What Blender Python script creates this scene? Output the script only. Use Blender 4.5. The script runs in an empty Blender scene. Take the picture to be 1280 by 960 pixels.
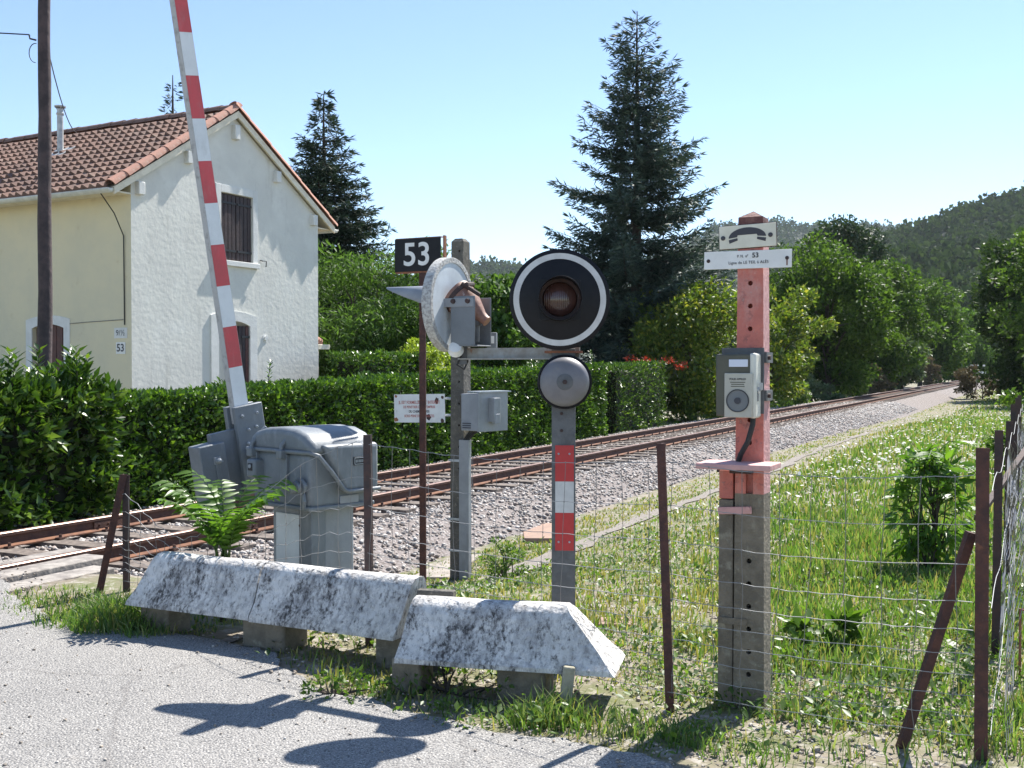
import bpy, bmesh, math, random
import numpy as np
from mathutils import Vector, Matrix
R = math.radians
rng = np.random.default_rng(7); random.seed(7)
scene = bpy.context.scene
COL = scene.collection

# ------------------------------------------------------------------ camera, sky, sun, exposure
CAM_H, FPX, HORIZON = 1.6, 1350.0, 460.0
cam_data = bpy.data.cameras.new('camera')
cam_data.sensor_width = 36.0
cam_data.lens = FPX / 1280 * 36
cam_data.clip_start = 0.05
cam_data.clip_end = 9000
cam = bpy.data.objects.new('camera', cam_data)
cam.location = (0, 0, CAM_H)
cam.rotation_euler = (R(90) - math.atan((480 - HORIZON) / FPX), 0, 0)
COL.objects.link(cam)
scene.camera = cam
SUN_EL = R(52.5)
SUN_AZ = math.atan2(0.60, 0.80)             # measured from +Y towards +X
world = bpy.data.worlds.new('World'); scene.world = world
world.use_nodes = True
wn = world.node_tree.nodes; wl = world.node_tree.links
sky = wn.new('ShaderNodeTexSky'); sky.sky_type = 'NISHITA'
sky.sun_disc = False; sky.sun_elevation = SUN_EL; sky.sun_rotation = SUN_AZ
sky.altitude = 150; sky.air_density = 0.8; sky.dust_density = 0.0; sky.ozone_density = 1.3
wn['Background'].inputs['Strength'].default_value = 0.105
wl.new(sky.outputs['Color'], wn['Background'].inputs['Color'])
sun_data = bpy.data.lights.new('sun', 'SUN')
sun_data.energy = 5.0; sun_data.angle = R(0.53); sun_data.color = (1.0, 0.955, 0.88)
sun = bpy.data.objects.new('sun', sun_data)
SUNV = Vector((math.sin(SUN_AZ) * math.cos(SUN_EL), math.cos(SUN_AZ) * math.cos(SUN_EL), math.sin(SUN_EL)))
sun.rotation_euler = (-SUNV).to_track_quat('-Z', 'Y').to_euler()
sun.location = (20, 20, 40)
COL.objects.link(sun)
vs = scene.view_settings
vs.view_transform = 'Standard'; vs.look = 'None'; vs.exposure = 1.1; vs.gamma = 1.0
vs.use_curve_mapping = False
scene.render.engine = 'CYCLES'

# ------------------------------------------------------------------ helpers
def at(px, py, Y):
    """photo pixel + depth -> world point"""
    return Vector(((px - 640) / FPX * Y, Y, CAM_H - (py - HORIZON) / FPX * Y))

TD = np.array((math.sin(R(25.9)), math.cos(R(25.9))))      # along the track, away from the camera
TR = np.array((TD[1], -TD[0]))                             # to the right of the track
N0 = np.array((0.5, 18.0))                                 # a point on the near rail
TROT = -R(25.9)
RAIL = 0.025
def tw(t, s): return N0 + TD * t + TR * s
def st(x, y):
    x = np.asarray(x, float) - N0[0]; y = np.asarray(y, float) - N0[1]
    return x * TR[0] + y * TR[1], x * TD[0] + y * TD[1]
def sm(a, b, x):
    k = np.clip((np.asarray(x, float) - a) / (b - a), 0, 1)
    return k * k * (3 - 2 * k)
_ph = np.random.default_rng(3).uniform(0, 6.28, (24, 3))
def nz(x, y, f=1.0):
    """cheap smooth noise, about -1..1"""
    v = 0
    for i in range(6):
        a = _ph[i, 0] * 3; k = f * (0.7 + 0.45 * i)
        v = v + np.sin((x * math.cos(a) + y * math.sin(a)) * k + _ph[i, 1]) * np.sin((-x * math.sin(a * 1.3) + y * math.cos(a * 1.3)) * k * 0.83 + _ph[i, 2]) / (1 + 0.35 * i)
    return v / 2.0

def gz(x, y):
    """terrain height"""
    x = np.asarray(x, float); y = np.asarray(y, float)
    s, t = st(x, y)
    right = -0.42 + 0.34 * sm(1.85, 4.8, s) + 0.08 * sm(5, 8, s)
    left = -0.40 + 0.30 * sm(-3.6, -5.5, -(-s)) if False else -0.30 + 0.30 * sm(3.4, 6.5, -s)
    zz = np.where(s > -1, right, left)
    zz = np.where((s < 1.65) & (s > -3.0), -0.55, zz)
    cross = np.where((s < 0.75) & (s > -2.3), -0.30, -0.005)
    k = sm(-10.4, -8.3, t)
    zz = cross * (1 - k) + zz * k
    far = sm(30, 55, np.hypot(x, y))
    zz = zz * (1 - far) - 0.6 * far
    return zz + 0.012 * nz(x, y, 2.3) * k * (1 - far)

# ---- materials
MAT = {}
def mat(name, col, rough=0.7, var=0.0, vscale=8.0, col2=None, bump=0.0, bscale=40.0, metal=0.0, spec=0.5, mix=(0.4, 0.6), detail=6.0, coat=0.0):
    """plain procedural material: two colours mixed by noise, fine grain, bump"""
    m = bpy.data.materials.new(name); m.use_nodes = True
    nt = m.node_tree; n = nt.nodes; l = nt.links
    b = n['Principled BSDF']
    b.inputs['Roughness'].default_value = rough
    b.inputs['Metallic'].default_value = metal
    b.inputs['Specular IOR Level'].default_value = spec
    b.inputs['Coat Weight'].default_value = coat
    tc = n.new('ShaderNodeTexCoord')
    if col2 is None and var > 0:
        col2 = tuple(c * (1 - var) for c in col)
    if col2 is not None:
        t = n.new('ShaderNodeTexNoise'); t.inputs['Scale'].default_value = vscale; t.inputs['Detail'].default_value = detail
        t.inputs['Roughness'].default_value = 0.65
        l.new(tc.outputs['Object'], t.inputs['Vector'])
        r = n.new('ShaderNodeValToRGB')
        r.color_ramp.elements[0].position = mix[0]; r.color_ramp.elements[1].position = mix[1]
        r.color_ramp.elements[0].color = (*col, 1); r.color_ramp.elements[1].color = (*col2, 1)
        l.new(t.outputs['Fac'], r.inputs['Fac'])
        l.new(r.outputs['Color'], b.inputs['Base Color'])
    else:
        b.inputs['Base Color'].default_value = (*col, 1)
    if bump > 0:
        t2 = n.new('ShaderNodeTexNoise'); t2.inputs['Scale'].default_value = bscale; t2.inputs['Detail'].default_value = 5
        l.new(tc.outputs['Object'], t2.inputs['Vector'])
        bp = n.new('ShaderNodeBump'); bp.inputs['Strength'].default_value = bump; bp.inputs['Distance'].default_value = 0.02
        l.new(t2.outputs['Fac'], bp.inputs['Height'])
        l.new(bp.outputs['Normal'], b.inputs['Normal'])
    MAT[name] = m
    return m

def add_spots(m, col, scale, lo, hi, stretch=(1, 1, 1), rough=None, detail=8):
    """lay irregular stains of another colour over a material"""
    nt = m.node_tree; n = nt.nodes; l = nt.links
    b = n['Principled BSDF']
    inp = b.inputs['Base Color']
    tc = n.new('ShaderNodeTexCoord')
    mp = n.new('ShaderNodeMapping'); mp.inputs['Scale'].default_value = stretch
    l.new(tc.outputs['Object'], mp.inputs['Vector'])
    t = n.new('ShaderNodeTexNoise'); t.inputs['Scale'].default_value = scale; t.inputs['Detail'].default_value = detail
    t.inputs['Roughness'].default_value = 0.7
    l.new(mp.outputs['Vector'], t.inputs['Vector'])
    r = n.new('ShaderNodeMapRange'); r.inputs['From Min'].default_value = lo; r.inputs['From Max'].default_value = hi
    l.new(t.outputs['Fac'], r.inputs['Value'])
    mx = n.new('ShaderNodeMix'); mx.data_type = 'RGBA'
    l.new(r.outputs['Result'], mx.inputs['Factor'])
    if inp.links:
        l.new(inp.links[0].from_socket, mx.inputs[6])
    else:
        mx.inputs[6].default_value = inp.default_value
    mx.inputs[7].default_value = (*col, 1)
    l.new(mx.outputs[2], inp)
    return m

def leafmat(name, c1, c2, c3=None, rough=0.42, trans=0.35, tcol=None, spec=0.5):
    """leaves: colour differs leaf by leaf, some light passes through"""
    m = bpy.data.materials.new(name); m.use_nodes = True
    nt = m.node_tree; n = nt.nodes; l = nt.links
    b = n['Principled BSDF']; b.inputs['Roughness'].default_value = rough
    b.inputs['Specular IOR Level'].default_value = spec
    g = n.new('ShaderNodeNewGeometry')
    r = n.new('ShaderNodeValToRGB')
    e = r.color_ramp.elements
    e[0].color = (*c1, 1); e[1].color = (*c2, 1)
    if c3:
        e[1].position = 0.72
        x = e.new(1.0); x.color = (*c3, 1)
    l.new(g.outputs['Random Per Island'], r.inputs['Fac'])
    l.new(r.outputs['Color'], b.inputs['Base Color'])
    tr = n.new('ShaderNodeBsdfTranslucent')
    gm = n.new('ShaderNodeMix'); gm.data_type = 'RGBA'; gm.blend_type = 'MULTIPLY'; gm.inputs[0].default_value = 1.0
    l.new(r.outputs['Color'], gm.inputs[6]); gm.inputs[7].default_value = (*(tcol or (1.5, 1.6, 0.7)), 1)
    l.new(gm.outputs[2], tr.inputs['Color'])
    ms = n.new('ShaderNodeMixShader'); ms.inputs[0].default_value = trans
    l.new(b.outputs[0], ms.inputs[1]); l.new(tr.outputs[0], ms.inputs[2])
    l.new(ms.outputs[0], n['Material Output'].inputs['Surface'])
    MAT[name] = m
    return m

# ---- objects
def link(o, parent=None):
    COL.objects.link(o)
    if parent: o.parent = parent
    return o
def tag(o, label=None, cat=None, group=None, kind=None):
    if label: o['label'] = label
    if cat: o['category'] = cat
    if group: o['group'] = group
    if kind: o['kind'] = kind
    return o
def root(name, label, cat, loc, rz=0.0, group=None):
    o = bpy.data.objects.new(name, None); o.empty_display_size = 0.2
    o.location = loc; o.rotation_euler = (0, 0, rz)
    link(o); tag(o, label, cat, group)
    return o
def npmesh(name, V, F, m, parent=None, smooth=False):
    V = np.asarray(V, np.float32); F = np.asarray(F, np.int32)
    me = bpy.data.meshes.new(name)
    me.vertices.add(len(V)); me.vertices.foreach_set('co', V.ravel())
    k = F.shape[1]
    me.loops.add(F.size); me.loops.foreach_set('vertex_index', F.ravel())
    me.polygons.add(len(F))
    me.polygons.foreach_set('loop_start', np.arange(0, F.size, k, dtype=np.int32))
    me.polygons.foreach_set('loop_total', np.full(len(F), k, np.int32))
    if smooth: me.polygons.foreach_set('use_smooth', np.ones(len(F), bool))
    me.update(calc_edges=True)
    me.materials.append(m)
    return link(bpy.data.objects.new(name, me), parent)

class MB:
    def __init__(s): s.v = []; s.f = []
    def add(s, vs_, fs_, M=None):
        o = len(s.v)
        for p in vs_:
            p = Vector(p); s.v.append(tuple(M @ p) if M else tuple(p))
        for f in fs_: s.f.append(tuple(i + o for i in f))
        return s
    def box(s, c, d, M=None, taper=(1, 1)):
        x, y, z = (k / 2 for k in d); tx, ty = taper
        vs_ = [(-x, -y, -z), (x, -y, -z), (x, y, -z), (-x, y, -z), (-x * tx, -y * ty, z), (x * tx, -y * ty, z), (x * tx, y * ty, z), (-x * tx, y * ty, z)]
        T = Matrix.Translation(c)
        return s.add(vs_, [(0, 3, 2, 1), (4, 5, 6, 7), (0, 1, 5, 4), (1, 2, 6, 5), (2, 3, 7, 6), (3, 0, 4, 7)], (T @ M) if M else T)
    def prism(s, poly, h, M=None):
        """poly in local xy, extruded 0..h along local z"""
        n = len(poly)
        vs_ = [(x, y, 0) for x, y in poly] + [(x, y, h) for x, y in poly]
        fs_ = [tuple(range(n))[::-1], tuple(range(n, 2 * n))] + [(i, (i + 1) % n, n + (i + 1) % n, n + i) for i in range(n)]
        return s.add(vs_, fs_, M)
    def cyl(s, p0, p1, r0, r1=None, n=12, caps=True):
        return s.tube([p0, p1], [r0, r0 if r1 is None else r1], n, caps)
    def tube(s, pts, r, n=6, caps=True):
        pts = [Vector(p) for p in pts]
        if not isinstance(r, (list, tuple)): r = [r] * len(pts)
        o = len(s.v); ref = None
        for i, p in enumerate(pts):
            d = (pts[min(i + 1, len(pts) - 1)] - pts[max(i - 1, 0)])
            if d.length < 1e-9: d = Vector((0, 0, 1))
            d.normalize()
            if ref is None: ref = Vector((1, 0, 0)) if abs(d.x) < 0.8 else Vector((0, 1, 0))
            a = (ref - d * ref.dot(d)).normalized(); ref = a; b = d.cross(a)
            for k in range(n):
                w = 2 * math.pi * (k + 0.5) / n
                s.v.append(tuple(p + a * (math.cos(w) * r[i]) + b * (math.sin(w) * r[i])))
        for i in range(len(pts) - 1):
            for k in range(n):
                s.f.append((o + i * n + k, o + i * n + (k + 1) % n, o + (i + 1) * n + (k + 1) % n, o + (i + 1) * n + k))
        if caps:
            s.f.append(tuple(o + k for k in range(n))[::-1]); e = o + (len(pts) - 1) * n
            s.f.append(tuple(e + k for k in range(n)))
        return s
    def lathe(s, prof, M=None, n=32, arc=2 * math.pi, a0=0.0):
        """prof: (radius, height) pairs, round local z"""
        o = len(s.v); full = abs(arc - 2 * math.pi) < 1e-6
        m = n if full else n + 1
        vs_ = []
        for (r, h) in prof:
            for k in range(m):
                w = a0 + arc * k / n
                vs_.append((r * math.cos(w), r * math.sin(w), h))
        fs_ = []
        for i in range(len(prof) - 1):
            for k in range(n):
                a, b = k, (k + 1) % m
                fs_.append((i * m + a, i * m + b, (i + 1) * m + b, (i + 1) * m + a))
        return s.add(vs_, fs_, M)
    def build(s, name, m, parent=None, bev=0.0, smooth=None, seg=2, mesh_only=False):
        me = bpy.data.meshes.new(name)
        me.from_pydata(s.v, [], s.f)
        bm = bmesh.new(); bm.from_mesh(me)
        bmesh.ops.remove_doubles(bm, verts=bm.verts, dist=1e-6)
        bmesh.ops.recalc_face_normals(bm, faces=bm.faces)
        bm.to_mesh(me); bm.free()
        if smooth is not None:
            me.polygons.foreach_set('use_smooth', [True] * len(me.polygons))
            me.set_sharp_from_angle(angle=R(smooth))
        me.materials.append(m)
        if mesh_only: return me
        o = link(bpy.data.objects.new(name, me), parent)
        if bev > 0:
            b = o.modifiers.new('bevel', 'BEVEL'); b.width = bev; b.segments = seg; b.limit_method = 'ANGLE'; b.angle_limit = R(35)
            if smooth is None:
                me.polygons.foreach_set('use_smooth', [True] * len(me.polygons)); me.set_sharp_from_angle(angle=R(60))
            b.harden_normals = False
        return o

def cut(o, cutter):
    """carve the MB 'cutter' out of mesh object o, for good"""
    c = cutter.build('cutter', o.data.materials[0])
    c.parent = o.parent
    md = o.modifiers.new('cut', 'BOOLEAN'); md.object = c; md.operation = 'DIFFERENCE'; md.solver = 'EXACT'
    bpy.context.view_layer.update()
    dg = bpy.context.evaluated_depsgraph_get()
    me = bpy.data.meshes.new_from_object(o.evaluated_get(dg))
    o.modifiers.clear(); o.data = me
    bpy.data.objects.remove(c)
    return o

def rotm(ax, deg): return Matrix.Rotation(R(deg), 4, ax)
def frame(p, zdir, xdir=None):
    z = Vector(zdir).normalized()
    x = Vector(xdir) if xdir is not None else (Vector((1, 0, 0)) if abs(z.x) < 0.8 else Vector((0, 1, 0)))
    x = (x - z * x.dot(z)).normalized(); y = z.cross(x)
    M = Matrix((x, y, z)).transposed().to_4x4(); M.translation = Vector(p)
    return M
def lettering(body, size, m, parent, c, name='lettering', sx=1.0, bold=0.0, rx=90, rz=0, ry=0, spacing=1.0):
    """flat lettering standing 1 mm proud of a plate; faces local -Y"""
    cu = bpy.data.curves.new(name, 'FONT'); cu.body = body; cu.size = size; cu.align_x = 'CENTER'; cu.align_y = 'CENTER'
    cu.extrude = 0.0008; cu.offset = bold; cu.space_character = spacing
    t = bpy.data.objects.new(name, cu); COL.objects.link(t)
    bpy.context.view_layer.update()
    me = bpy.data.meshes.new_from_object(t.evaluated_get(bpy.context.evaluated_depsgraph_get()))
    bpy.data.objects.remove(t)
    me.transform(Matrix.Translation(c) @ rotm('Z', rz) @ rotm('Y', ry) @ rotm('X', rx) @ Matrix.Diagonal((sx, 1, 1, 1)))
    me.name = name
    me.materials.clear(); me.materials.append(m)
    return link(bpy.data.objects.new(name, me), parent)

def unit(a): return a / np.maximum(np.linalg.norm(a, axis=-1, keepdims=True), 1e-9)
def rnd(n): return unit(rng.normal(size=(n, 3)))
def leaf_quads(P, D, L, W, fold=0.15, N=None):
    """folded diamond leaves: P base points, D axes, L lengths, W widths"""
    n = len(P); D = unit(D)
    if N is None: N = rnd(n)
    S = unit(np.cross(D, N)); N = np.cross(S, D)
    L = np.broadcast_to(np.asarray(L, float).reshape(-1, 1), (n, 1)); W = np.broadcast_to(np.asarray(W, float).reshape(-1, 1), (n, 1))
    mid = P + D * L * 0.45 + N * W * fold
    V = np.stack([P, mid - S * W / 2, P + D * L, mid + S * W / 2], 1).reshape(-1, 3)
    i = np.arange(n)[:, None] * 4
    F = np.concatenate([i + np.array([[0, 1, 2]]), i + np.array([[0, 2, 3]])], 1).reshape(-1, 3)
    return V, F
def stones(P, size, flat=0.75):
    """jittered angular stones"""
    n = len(P)
    c = np.array([(-1, -1, -1), (1, -1, -1), (1, 1, -1), (-1, 1, -1), (-1, -1, 1), (1, -1, 1), (1, 1, 1), (-1, 1, 1)], float)
    V = c[None] * rng.uniform(0.45, 1.0, (n, 8, 3)) * rng.uniform(0.6, 1.25, (n, 1, 3))
    q = rng.normal(size=(n, 4)); q /= np.linalg.norm(q, axis=1, keepdims=True)
    w, x, y, z = q.T
    Rm = np.stack([1 - 2 * (y * y + z * z), 2 * (x * y - z * w), 2 * (x * z + y * w), 2 * (x * y + z * w), 1 - 2 * (x * x + z * z), 2 * (y * z - x * w), 2 * (x * z - y * w), 2 * (y * z + x * w), 1 - 2 * (x * x + y * y)], -1).reshape(n, 3, 3)
    V = np.einsum('nij,nkj->nki', Rm, V) * np.asarray(size).reshape(-1, 1, 1) * 0.5
    V[..., 2] *= flat
    V = V + P[:, None, :]
    f = np.array([(0, 3, 2, 1), (4, 5, 6, 7), (0, 1, 5, 4), (1, 2, 6, 5), (2, 3, 7, 6), (3, 0, 4, 7)])
    F = (np.arange(n)[:, None, None] * 8 + f[None]).reshape(-1, 4)
    return V.reshape(-1, 3), F
# ------------------------------------------------------------------ materials
mat('soil', (0.22, 0.185, 0.14), 0.95, col2=(0.12, 0.135, 0.05), vscale=2.2, mix=(0.42, 0.62), bump=0.6, bscale=22)
add_spots(MAT['soil'], (0.34, 0.31, 0.27), 9.0, 0.52, 0.62)
m = mat('asphalt', (0.275, 0.264, 0.25), 0.9, col2=(0.205, 0.198, 0.19), vscale=0.7, mix=(0.35, 0.7))
add_spots(m, (0.10, 0.098, 0.10), 95.0, 0.53, 0.60, detail=2)
add_spots(m, (0.48, 0.465, 0.44), 120.0, 0.56, 0.62, detail=2)
add_spots(m, (0.17, 0.163, 0.155), 1.6, 0.60, 0.72, (1, 1, 1), detail=10)
add_spots(m, (0.36, 0.33, 0.29), 0.9, 0.58, 0.75, detail=9)
def cracks(m, col, scale, w):
    nt = m.node_tree; n = nt.nodes; l = nt.links
    tc = n.new('ShaderNodeTexCoord'); ns = n.new('ShaderNodeTexNoise'); ns.inputs['Scale'].default_value = 3.0; ns.inputs['Detail'].default_value = 6
    l.new(tc.outputs['Object'], ns.inputs['Vector'])
    ad = n.new('ShaderNodeMix'); ad.data_type = 'VECTOR'; ad.inputs['Factor'].default_value = 0.22
    l.new(tc.outputs['Object'], ad.inputs[4]); l.new(ns.outputs['Color'], ad.inputs[5])
    vo = n.new('ShaderNodeTexVoronoi'); vo.feature = 'DISTANCE_TO_EDGE'; vo.inputs['Scale'].default_value = scale
    l.new(ad.outputs[1], vo.inputs['Vector'])
    r = n.new('ShaderNodeMapRange'); r.inputs['From Min'].default_value = 0.0; r.inputs['From Max'].default_value = w; r.inputs['To Min'].default_value = 0.38; r.inputs['To Max'].default_value = 0.0
    l.new(vo.outputs['Distance'], r.inputs['Value'])
    b = n['Principled BSDF'].inputs['Base Color']; cm = n.new('ShaderNodeMix'); cm.data_type = 'RGBA'
    l.new(r.outputs['Result'], cm.inputs['Factor']); l.new(b.links[0].from_socket, cm.inputs[6]); cm.inputs[7].default_value = (*col, 1); l.new(cm.outputs[2], b)
cracks(m, (0.11, 0.10, 0.095), 0.55, 0.006)
nt = m.node_tree
_t = nt.nodes.new('ShaderNodeTexVoronoi'); _t.inputs['Scale'].default_value = 85
_c = nt.nodes.new('ShaderNodeTexCoord'); nt.links.new(_c.outputs['Object'], _t.inputs['Vector'])
_b = nt.nodes.new('ShaderNodeBump'); _b.inputs['Strength'].default_value = 0.9; _b.inputs['Distance'].default_value = 0.008; _b.invert = True
nt.links.new(_t.outputs['Distance'], _b.inputs['Height']); nt.links.new(_b.outputs['Normal'], nt.nodes['Principled BSDF'].inputs['Normal'])
mat('gravel', (0.30, 0.27, 0.24), 0.95, col2=(0.19, 0.165, 0.145), vscale=30, bump=1.0, bscale=45)
def stonemat(name, cols, rough=0.9):
    m = bpy.data.materials.new(name); m.use_nodes = True
    n = m.node_tree.nodes; l = m.node_tree.links; b = n['Principled BSDF']; b.inputs['Roughness'].default_value = rough
    g = n.new('ShaderNodeNewGeometry'); r = n.new('ShaderNodeValToRGB'); r.color_ramp.interpolation = 'CONSTANT'
    e = r.color_ramp.elements
    while len(e) > 1: e.remove(e[0])
    e[0].position = 0; e[0].color = (*cols[0], 1)
    for i, c in enumerate(cols[1:], 1): e.new(i / len(cols)).color = (*c, 1)
    l.new(g.outputs['Random Per Island'], r.inputs['Fac'])
    l.new(r.outputs['Color'], b.inputs['Base Color'])
    MAT[name] = m; return m
stonemat('ballast_stone', [(0.36, 0.335, 0.315), (0.44, 0.41, 0.385), (0.30, 0.275, 0.255), (0.39, 0.34, 0.31), (0.50, 0.475, 0.45), (0.34, 0.32, 0.305), (0.26, 0.22, 0.195)])
stonemat('pebble', [(0.40, 0.36, 0.32), (0.30, 0.26, 0.22), (0.48, 0.45, 0.42), (0.22, 0.19, 0.16), (0.36, 0.30, 0.24)])
mat('ballast_bed', (0.22, 0.19, 0.18), 0.95, col2=(0.12, 0.10, 0.09), vscale=26, bump=1.0, bscale=30, mix=(0.45, 0.58))
add_spots(MAT['ballast_bed'], (0.34, 0.315, 0.305), 34, 0.54, 0.60)
mat('rail_rust', (0.058, 0.026, 0.019), 0.75, col2=(0.095, 0.042, 0.026), vscale=9, bump=0.25, bscale=60)
mat('rail_foot', (0.20, 0.085, 0.042), 0.85, col2=(0.12, 0.052, 0.032), vscale=12)
mat('rail_head', (0.30, 0.21, 0.18), 0.42, col2=(0.24, 0.15, 0.12), vscale=7, metal=0.45)
mat('sleeper', (0.20, 0.165, 0.14), 0.9, col2=(0.10, 0.08, 0.07), vscale=9, bump=0.5, bscale=20)
mat('old_plank', (0.34, 0.31, 0.28), 0.9, col2=(0.20, 0.18, 0.165), vscale=6, bump=0.6, bscale=18)
mat('stucco', (0.70, 0.69, 0.63), 0.92, col2=(0.65, 0.64, 0.59), vscale=1.6, bump=0.36, bscale=10)
add_spots(MAT['stucco'], (0.55, 0.545, 0.50), 3.5, 0.56, 0.78)
add_spots(MAT['stucco'], (0.42, 0.41, 0.36), 4.0, 0.57, 0.82, (1, 1, 0.10))
add_spots(MAT['stucco'], (0.74, 0.735, 0.68), 1.1, 0.52, 0.66)
mat('stucco_cream', (0.70, 0.63, 0.44), 0.92, col2=(0.65, 0.595, 0.43), vscale=1.2, bump=0.35, bscale=11)
add_spots(MAT['stucco_cream'], (0.54, 0.45, 0.28), 2.6, 0.60, 0.82)
mat('limewash', (0.72, 0.72, 0.69), 0.85, col2=(0.64, 0.64, 0.61), vscale=4, bump=0.2)
mat('cream_paint', (0.78, 0.72, 0.58), 0.6, col2=(0.66, 0.60, 0.47), vscale=5)
mat('shutter_brown', (0.05, 0.030, 0.030), 0.65, col2=(0.032, 0.021, 0.022), vscale=14, bump=0.3, bscale=30)
mat('door_red', (0.115, 0.042, 0.032), 0.6, col2=(0.075, 0.03, 0.026), vscale=12)
mat('doorway_shade', (0.015, 0.015, 0.017), 0.8)
mat('iron_black', (0.02, 0.02, 0.022), 0.5, spec=0.4)
mat('roof_tile', (0.205, 0.122, 0.096), 0.9, col2=(0.14, 0.088, 0.074), vscale=2.0, bump=0.3, bscale=25)
add_spots(MAT['roof_tile'], (0.28, 0.215, 0.175), 3.0, 0.55, 0.72)
add_spots(MAT['roof_tile'], (0.10, 0.072, 0.062), 5.0, 0.58, 0.75)
mat('verge_tile', (0.47, 0.235, 0.165), 0.85, col2=(0.38, 0.20, 0.15), vscale=5, bump=0.2)
add_spots(MAT['verge_tile'], (0.42, 0.34, 0.28), 9, 0.58, 0.72)
mat('zinc', (0.55, 0.56, 0.55), 0.55, col2=(0.40, 0.41, 0.41), vscale=10, metal=0.3)
mat('gutter', (0.66, 0.66, 0.60), 0.55, col2=(0.55, 0.55, 0.50), vscale=6)
mat('pole_wood', (0.085, 0.060, 0.060), 0.85, col2=(0.045, 0.034, 0.036), vscale=7, bump=0.5, bscale=16)
m = mat('white_concrete', (0.72, 0.70, 0.67), 0.9, col2=(0.60, 0.585, 0.56), vscale=5, bump=0.5, bscale=40)
def lichen(m, col, big, small, lo, hi, wt=0.55):
    """dark growth: fine specks that thicken into streaks where a broad stain runs down"""
    nt = m.node_tree; n = nt.nodes; l = nt.links
    tc = n.new('ShaderNodeTexCoord'); outs = []
    for (sc, st_, det) in ((big, (1, 1, 0.28), 6), (small, (1, 1, 0.55), 8)):
        mp = n.new('ShaderNodeMapping'); mp.inputs['Scale'].default_value = st_; l.new(tc.outputs['Object'], mp.inputs['Vector'])
        t = n.new('ShaderNodeTexNoise'); t.inputs['Scale'].default_value = sc; t.inputs['Detail'].default_value = det; t.inputs['Roughness'].default_value = 0.75
        l.new(mp.outputs['Vector'], t.inputs['Vector']); outs.append(t.outputs['Fac'])
    mx = n.new('ShaderNodeMix'); mx.inputs['Factor'].default_value = wt
    l.new(outs[0], mx.inputs['A']); l.new(outs[1], mx.inputs['B'])
    r = n.new('ShaderNodeMapRange'); r.inputs['From Min'].default_value = lo; r.inputs['From Max'].default_value = hi
    l.new(mx.outputs['Result'], r.inputs['Value'])
    b = n['Principled BSDF'].inputs['Base Color']; cm = n.new('ShaderNodeMix'); cm.data_type = 'RGBA'
    l.new(r.outputs['Result'], cm.inputs['Factor']); l.new(b.links[0].from_socket, cm.inputs[6]); cm.inputs[7].default_value = (*col, 1); l.new(cm.outputs[2], b)
lichen(m, (0.30, 0.29, 0.285), 5.0, 30.0, 0.46, 0.60)
lichen(m, (0.055, 0.052, 0.052), 7.0, 46.0, 0.492, 0.60, 0.6)
add_spots(m, (0.38, 0.35, 0.27), 2.2, 0.62, 0.85)
mat('concrete', (0.215, 0.185, 0.14), 0.92, col2=(0.145, 0.125, 0.095), vscale=9, bump=0.5, bscale=50)
add_spots(MAT['concrete'], (0.28, 0.26, 0.20), 14, 0.55, 0.68)
mat('concrete_dark', (0.145, 0.135, 0.115), 0.92, col2=(0.10, 0.092, 0.08), vscale=9, bump=0.5, bscale=50)
add_spots(MAT['concrete_dark'], (0.22, 0.20, 0.165), 25, 0.57, 0.66)
mat('pink_paint', (0.58, 0.185, 0.14), 0.8, col2=(0.48, 0.15, 0.12), vscale=8, bump=0.3, bscale=60)
add_spots(MAT['pink_paint'], (0.55, 0.32, 0.28), 6, 0.50, 0.70, (1, 1, 0.4))
add_spots(MAT['pink_paint'], (0.26, 0.10, 0.09), 20, 0.57, 0.68)
add_spots(MAT['pink_paint'], (0.62, 0.42, 0.38), 40, 0.62, 0.72)
mat('pink_pale', (0.60, 0.34, 0.32), 0.75, col2=(0.52, 0.30, 0.29), vscale=9, bump=0.2)
mat('pink_worn_lit', (0.60, 0.34, 0.33), 0.85, col2=(0.46, 0.24, 0.235), vscale=30, bump=0.4, bscale=70)  # worn pink, paler also to carry painted sunlight
mat('cap_brown', (0.13, 0.05, 0.045), 0.8, col2=(0.22, 0.11, 0.09), vscale=20, bump=0.3)
mat('grey_paint', (0.185, 0.205, 0.225), 0.5, col2=(0.155, 0.172, 0.19), vscale=5, bump=0.12, bscale=50)
add_spots(MAT['grey_paint'], (0.28, 0.295, 0.31), 9, 0.54, 0.75, (1, 1, 0.35))
add_spots(MAT['grey_paint'], (0.13, 0.13, 0.13), 5, 0.58, 0.8, (1, 1, 0.3))
add_spots(MAT['grey_paint'], (0.17, 0.09, 0.055), 26, 0.68, 0.74)
mat('grey_pale', (0.30, 0.315, 0.34), 0.5, col2=(0.25, 0.265, 0.285), vscale=6)
add_spots(MAT['grey_pale'], (0.20, 0.20, 0.195), 7, 0.54, 0.8, (1, 1, 0.25))
add_spots(MAT['grey_pale'], (0.20, 0.11, 0.07), 24, 0.68, 0.74)
mat('galvanised', (0.42, 0.45, 0.48), 0.45, col2=(0.33, 0.355, 0.385), vscale=12, metal=0.35)
mat('steel_post', (0.125, 0.13, 0.135), 0.6, col2=(0.085, 0.088, 0.092), vscale=10, bump=0.25, bscale=40)
add_spots(MAT['steel_post'], (0.20, 0.15, 0.12), 14, 0.62, 0.75)
mat('rust', (0.105, 0.045, 0.034), 0.85, col2=(0.060, 0.030, 0.027), vscale=12, bump=0.4, bscale=45)
add_spots(MAT['rust'], (0.20, 0.085, 0.05), 18, 0.60, 0.72)
mat('rust_dark', (0.045, 0.033, 0.033), 0.8, col2=(0.075, 0.042, 0.036), vscale=14, bump=0.3)
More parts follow.
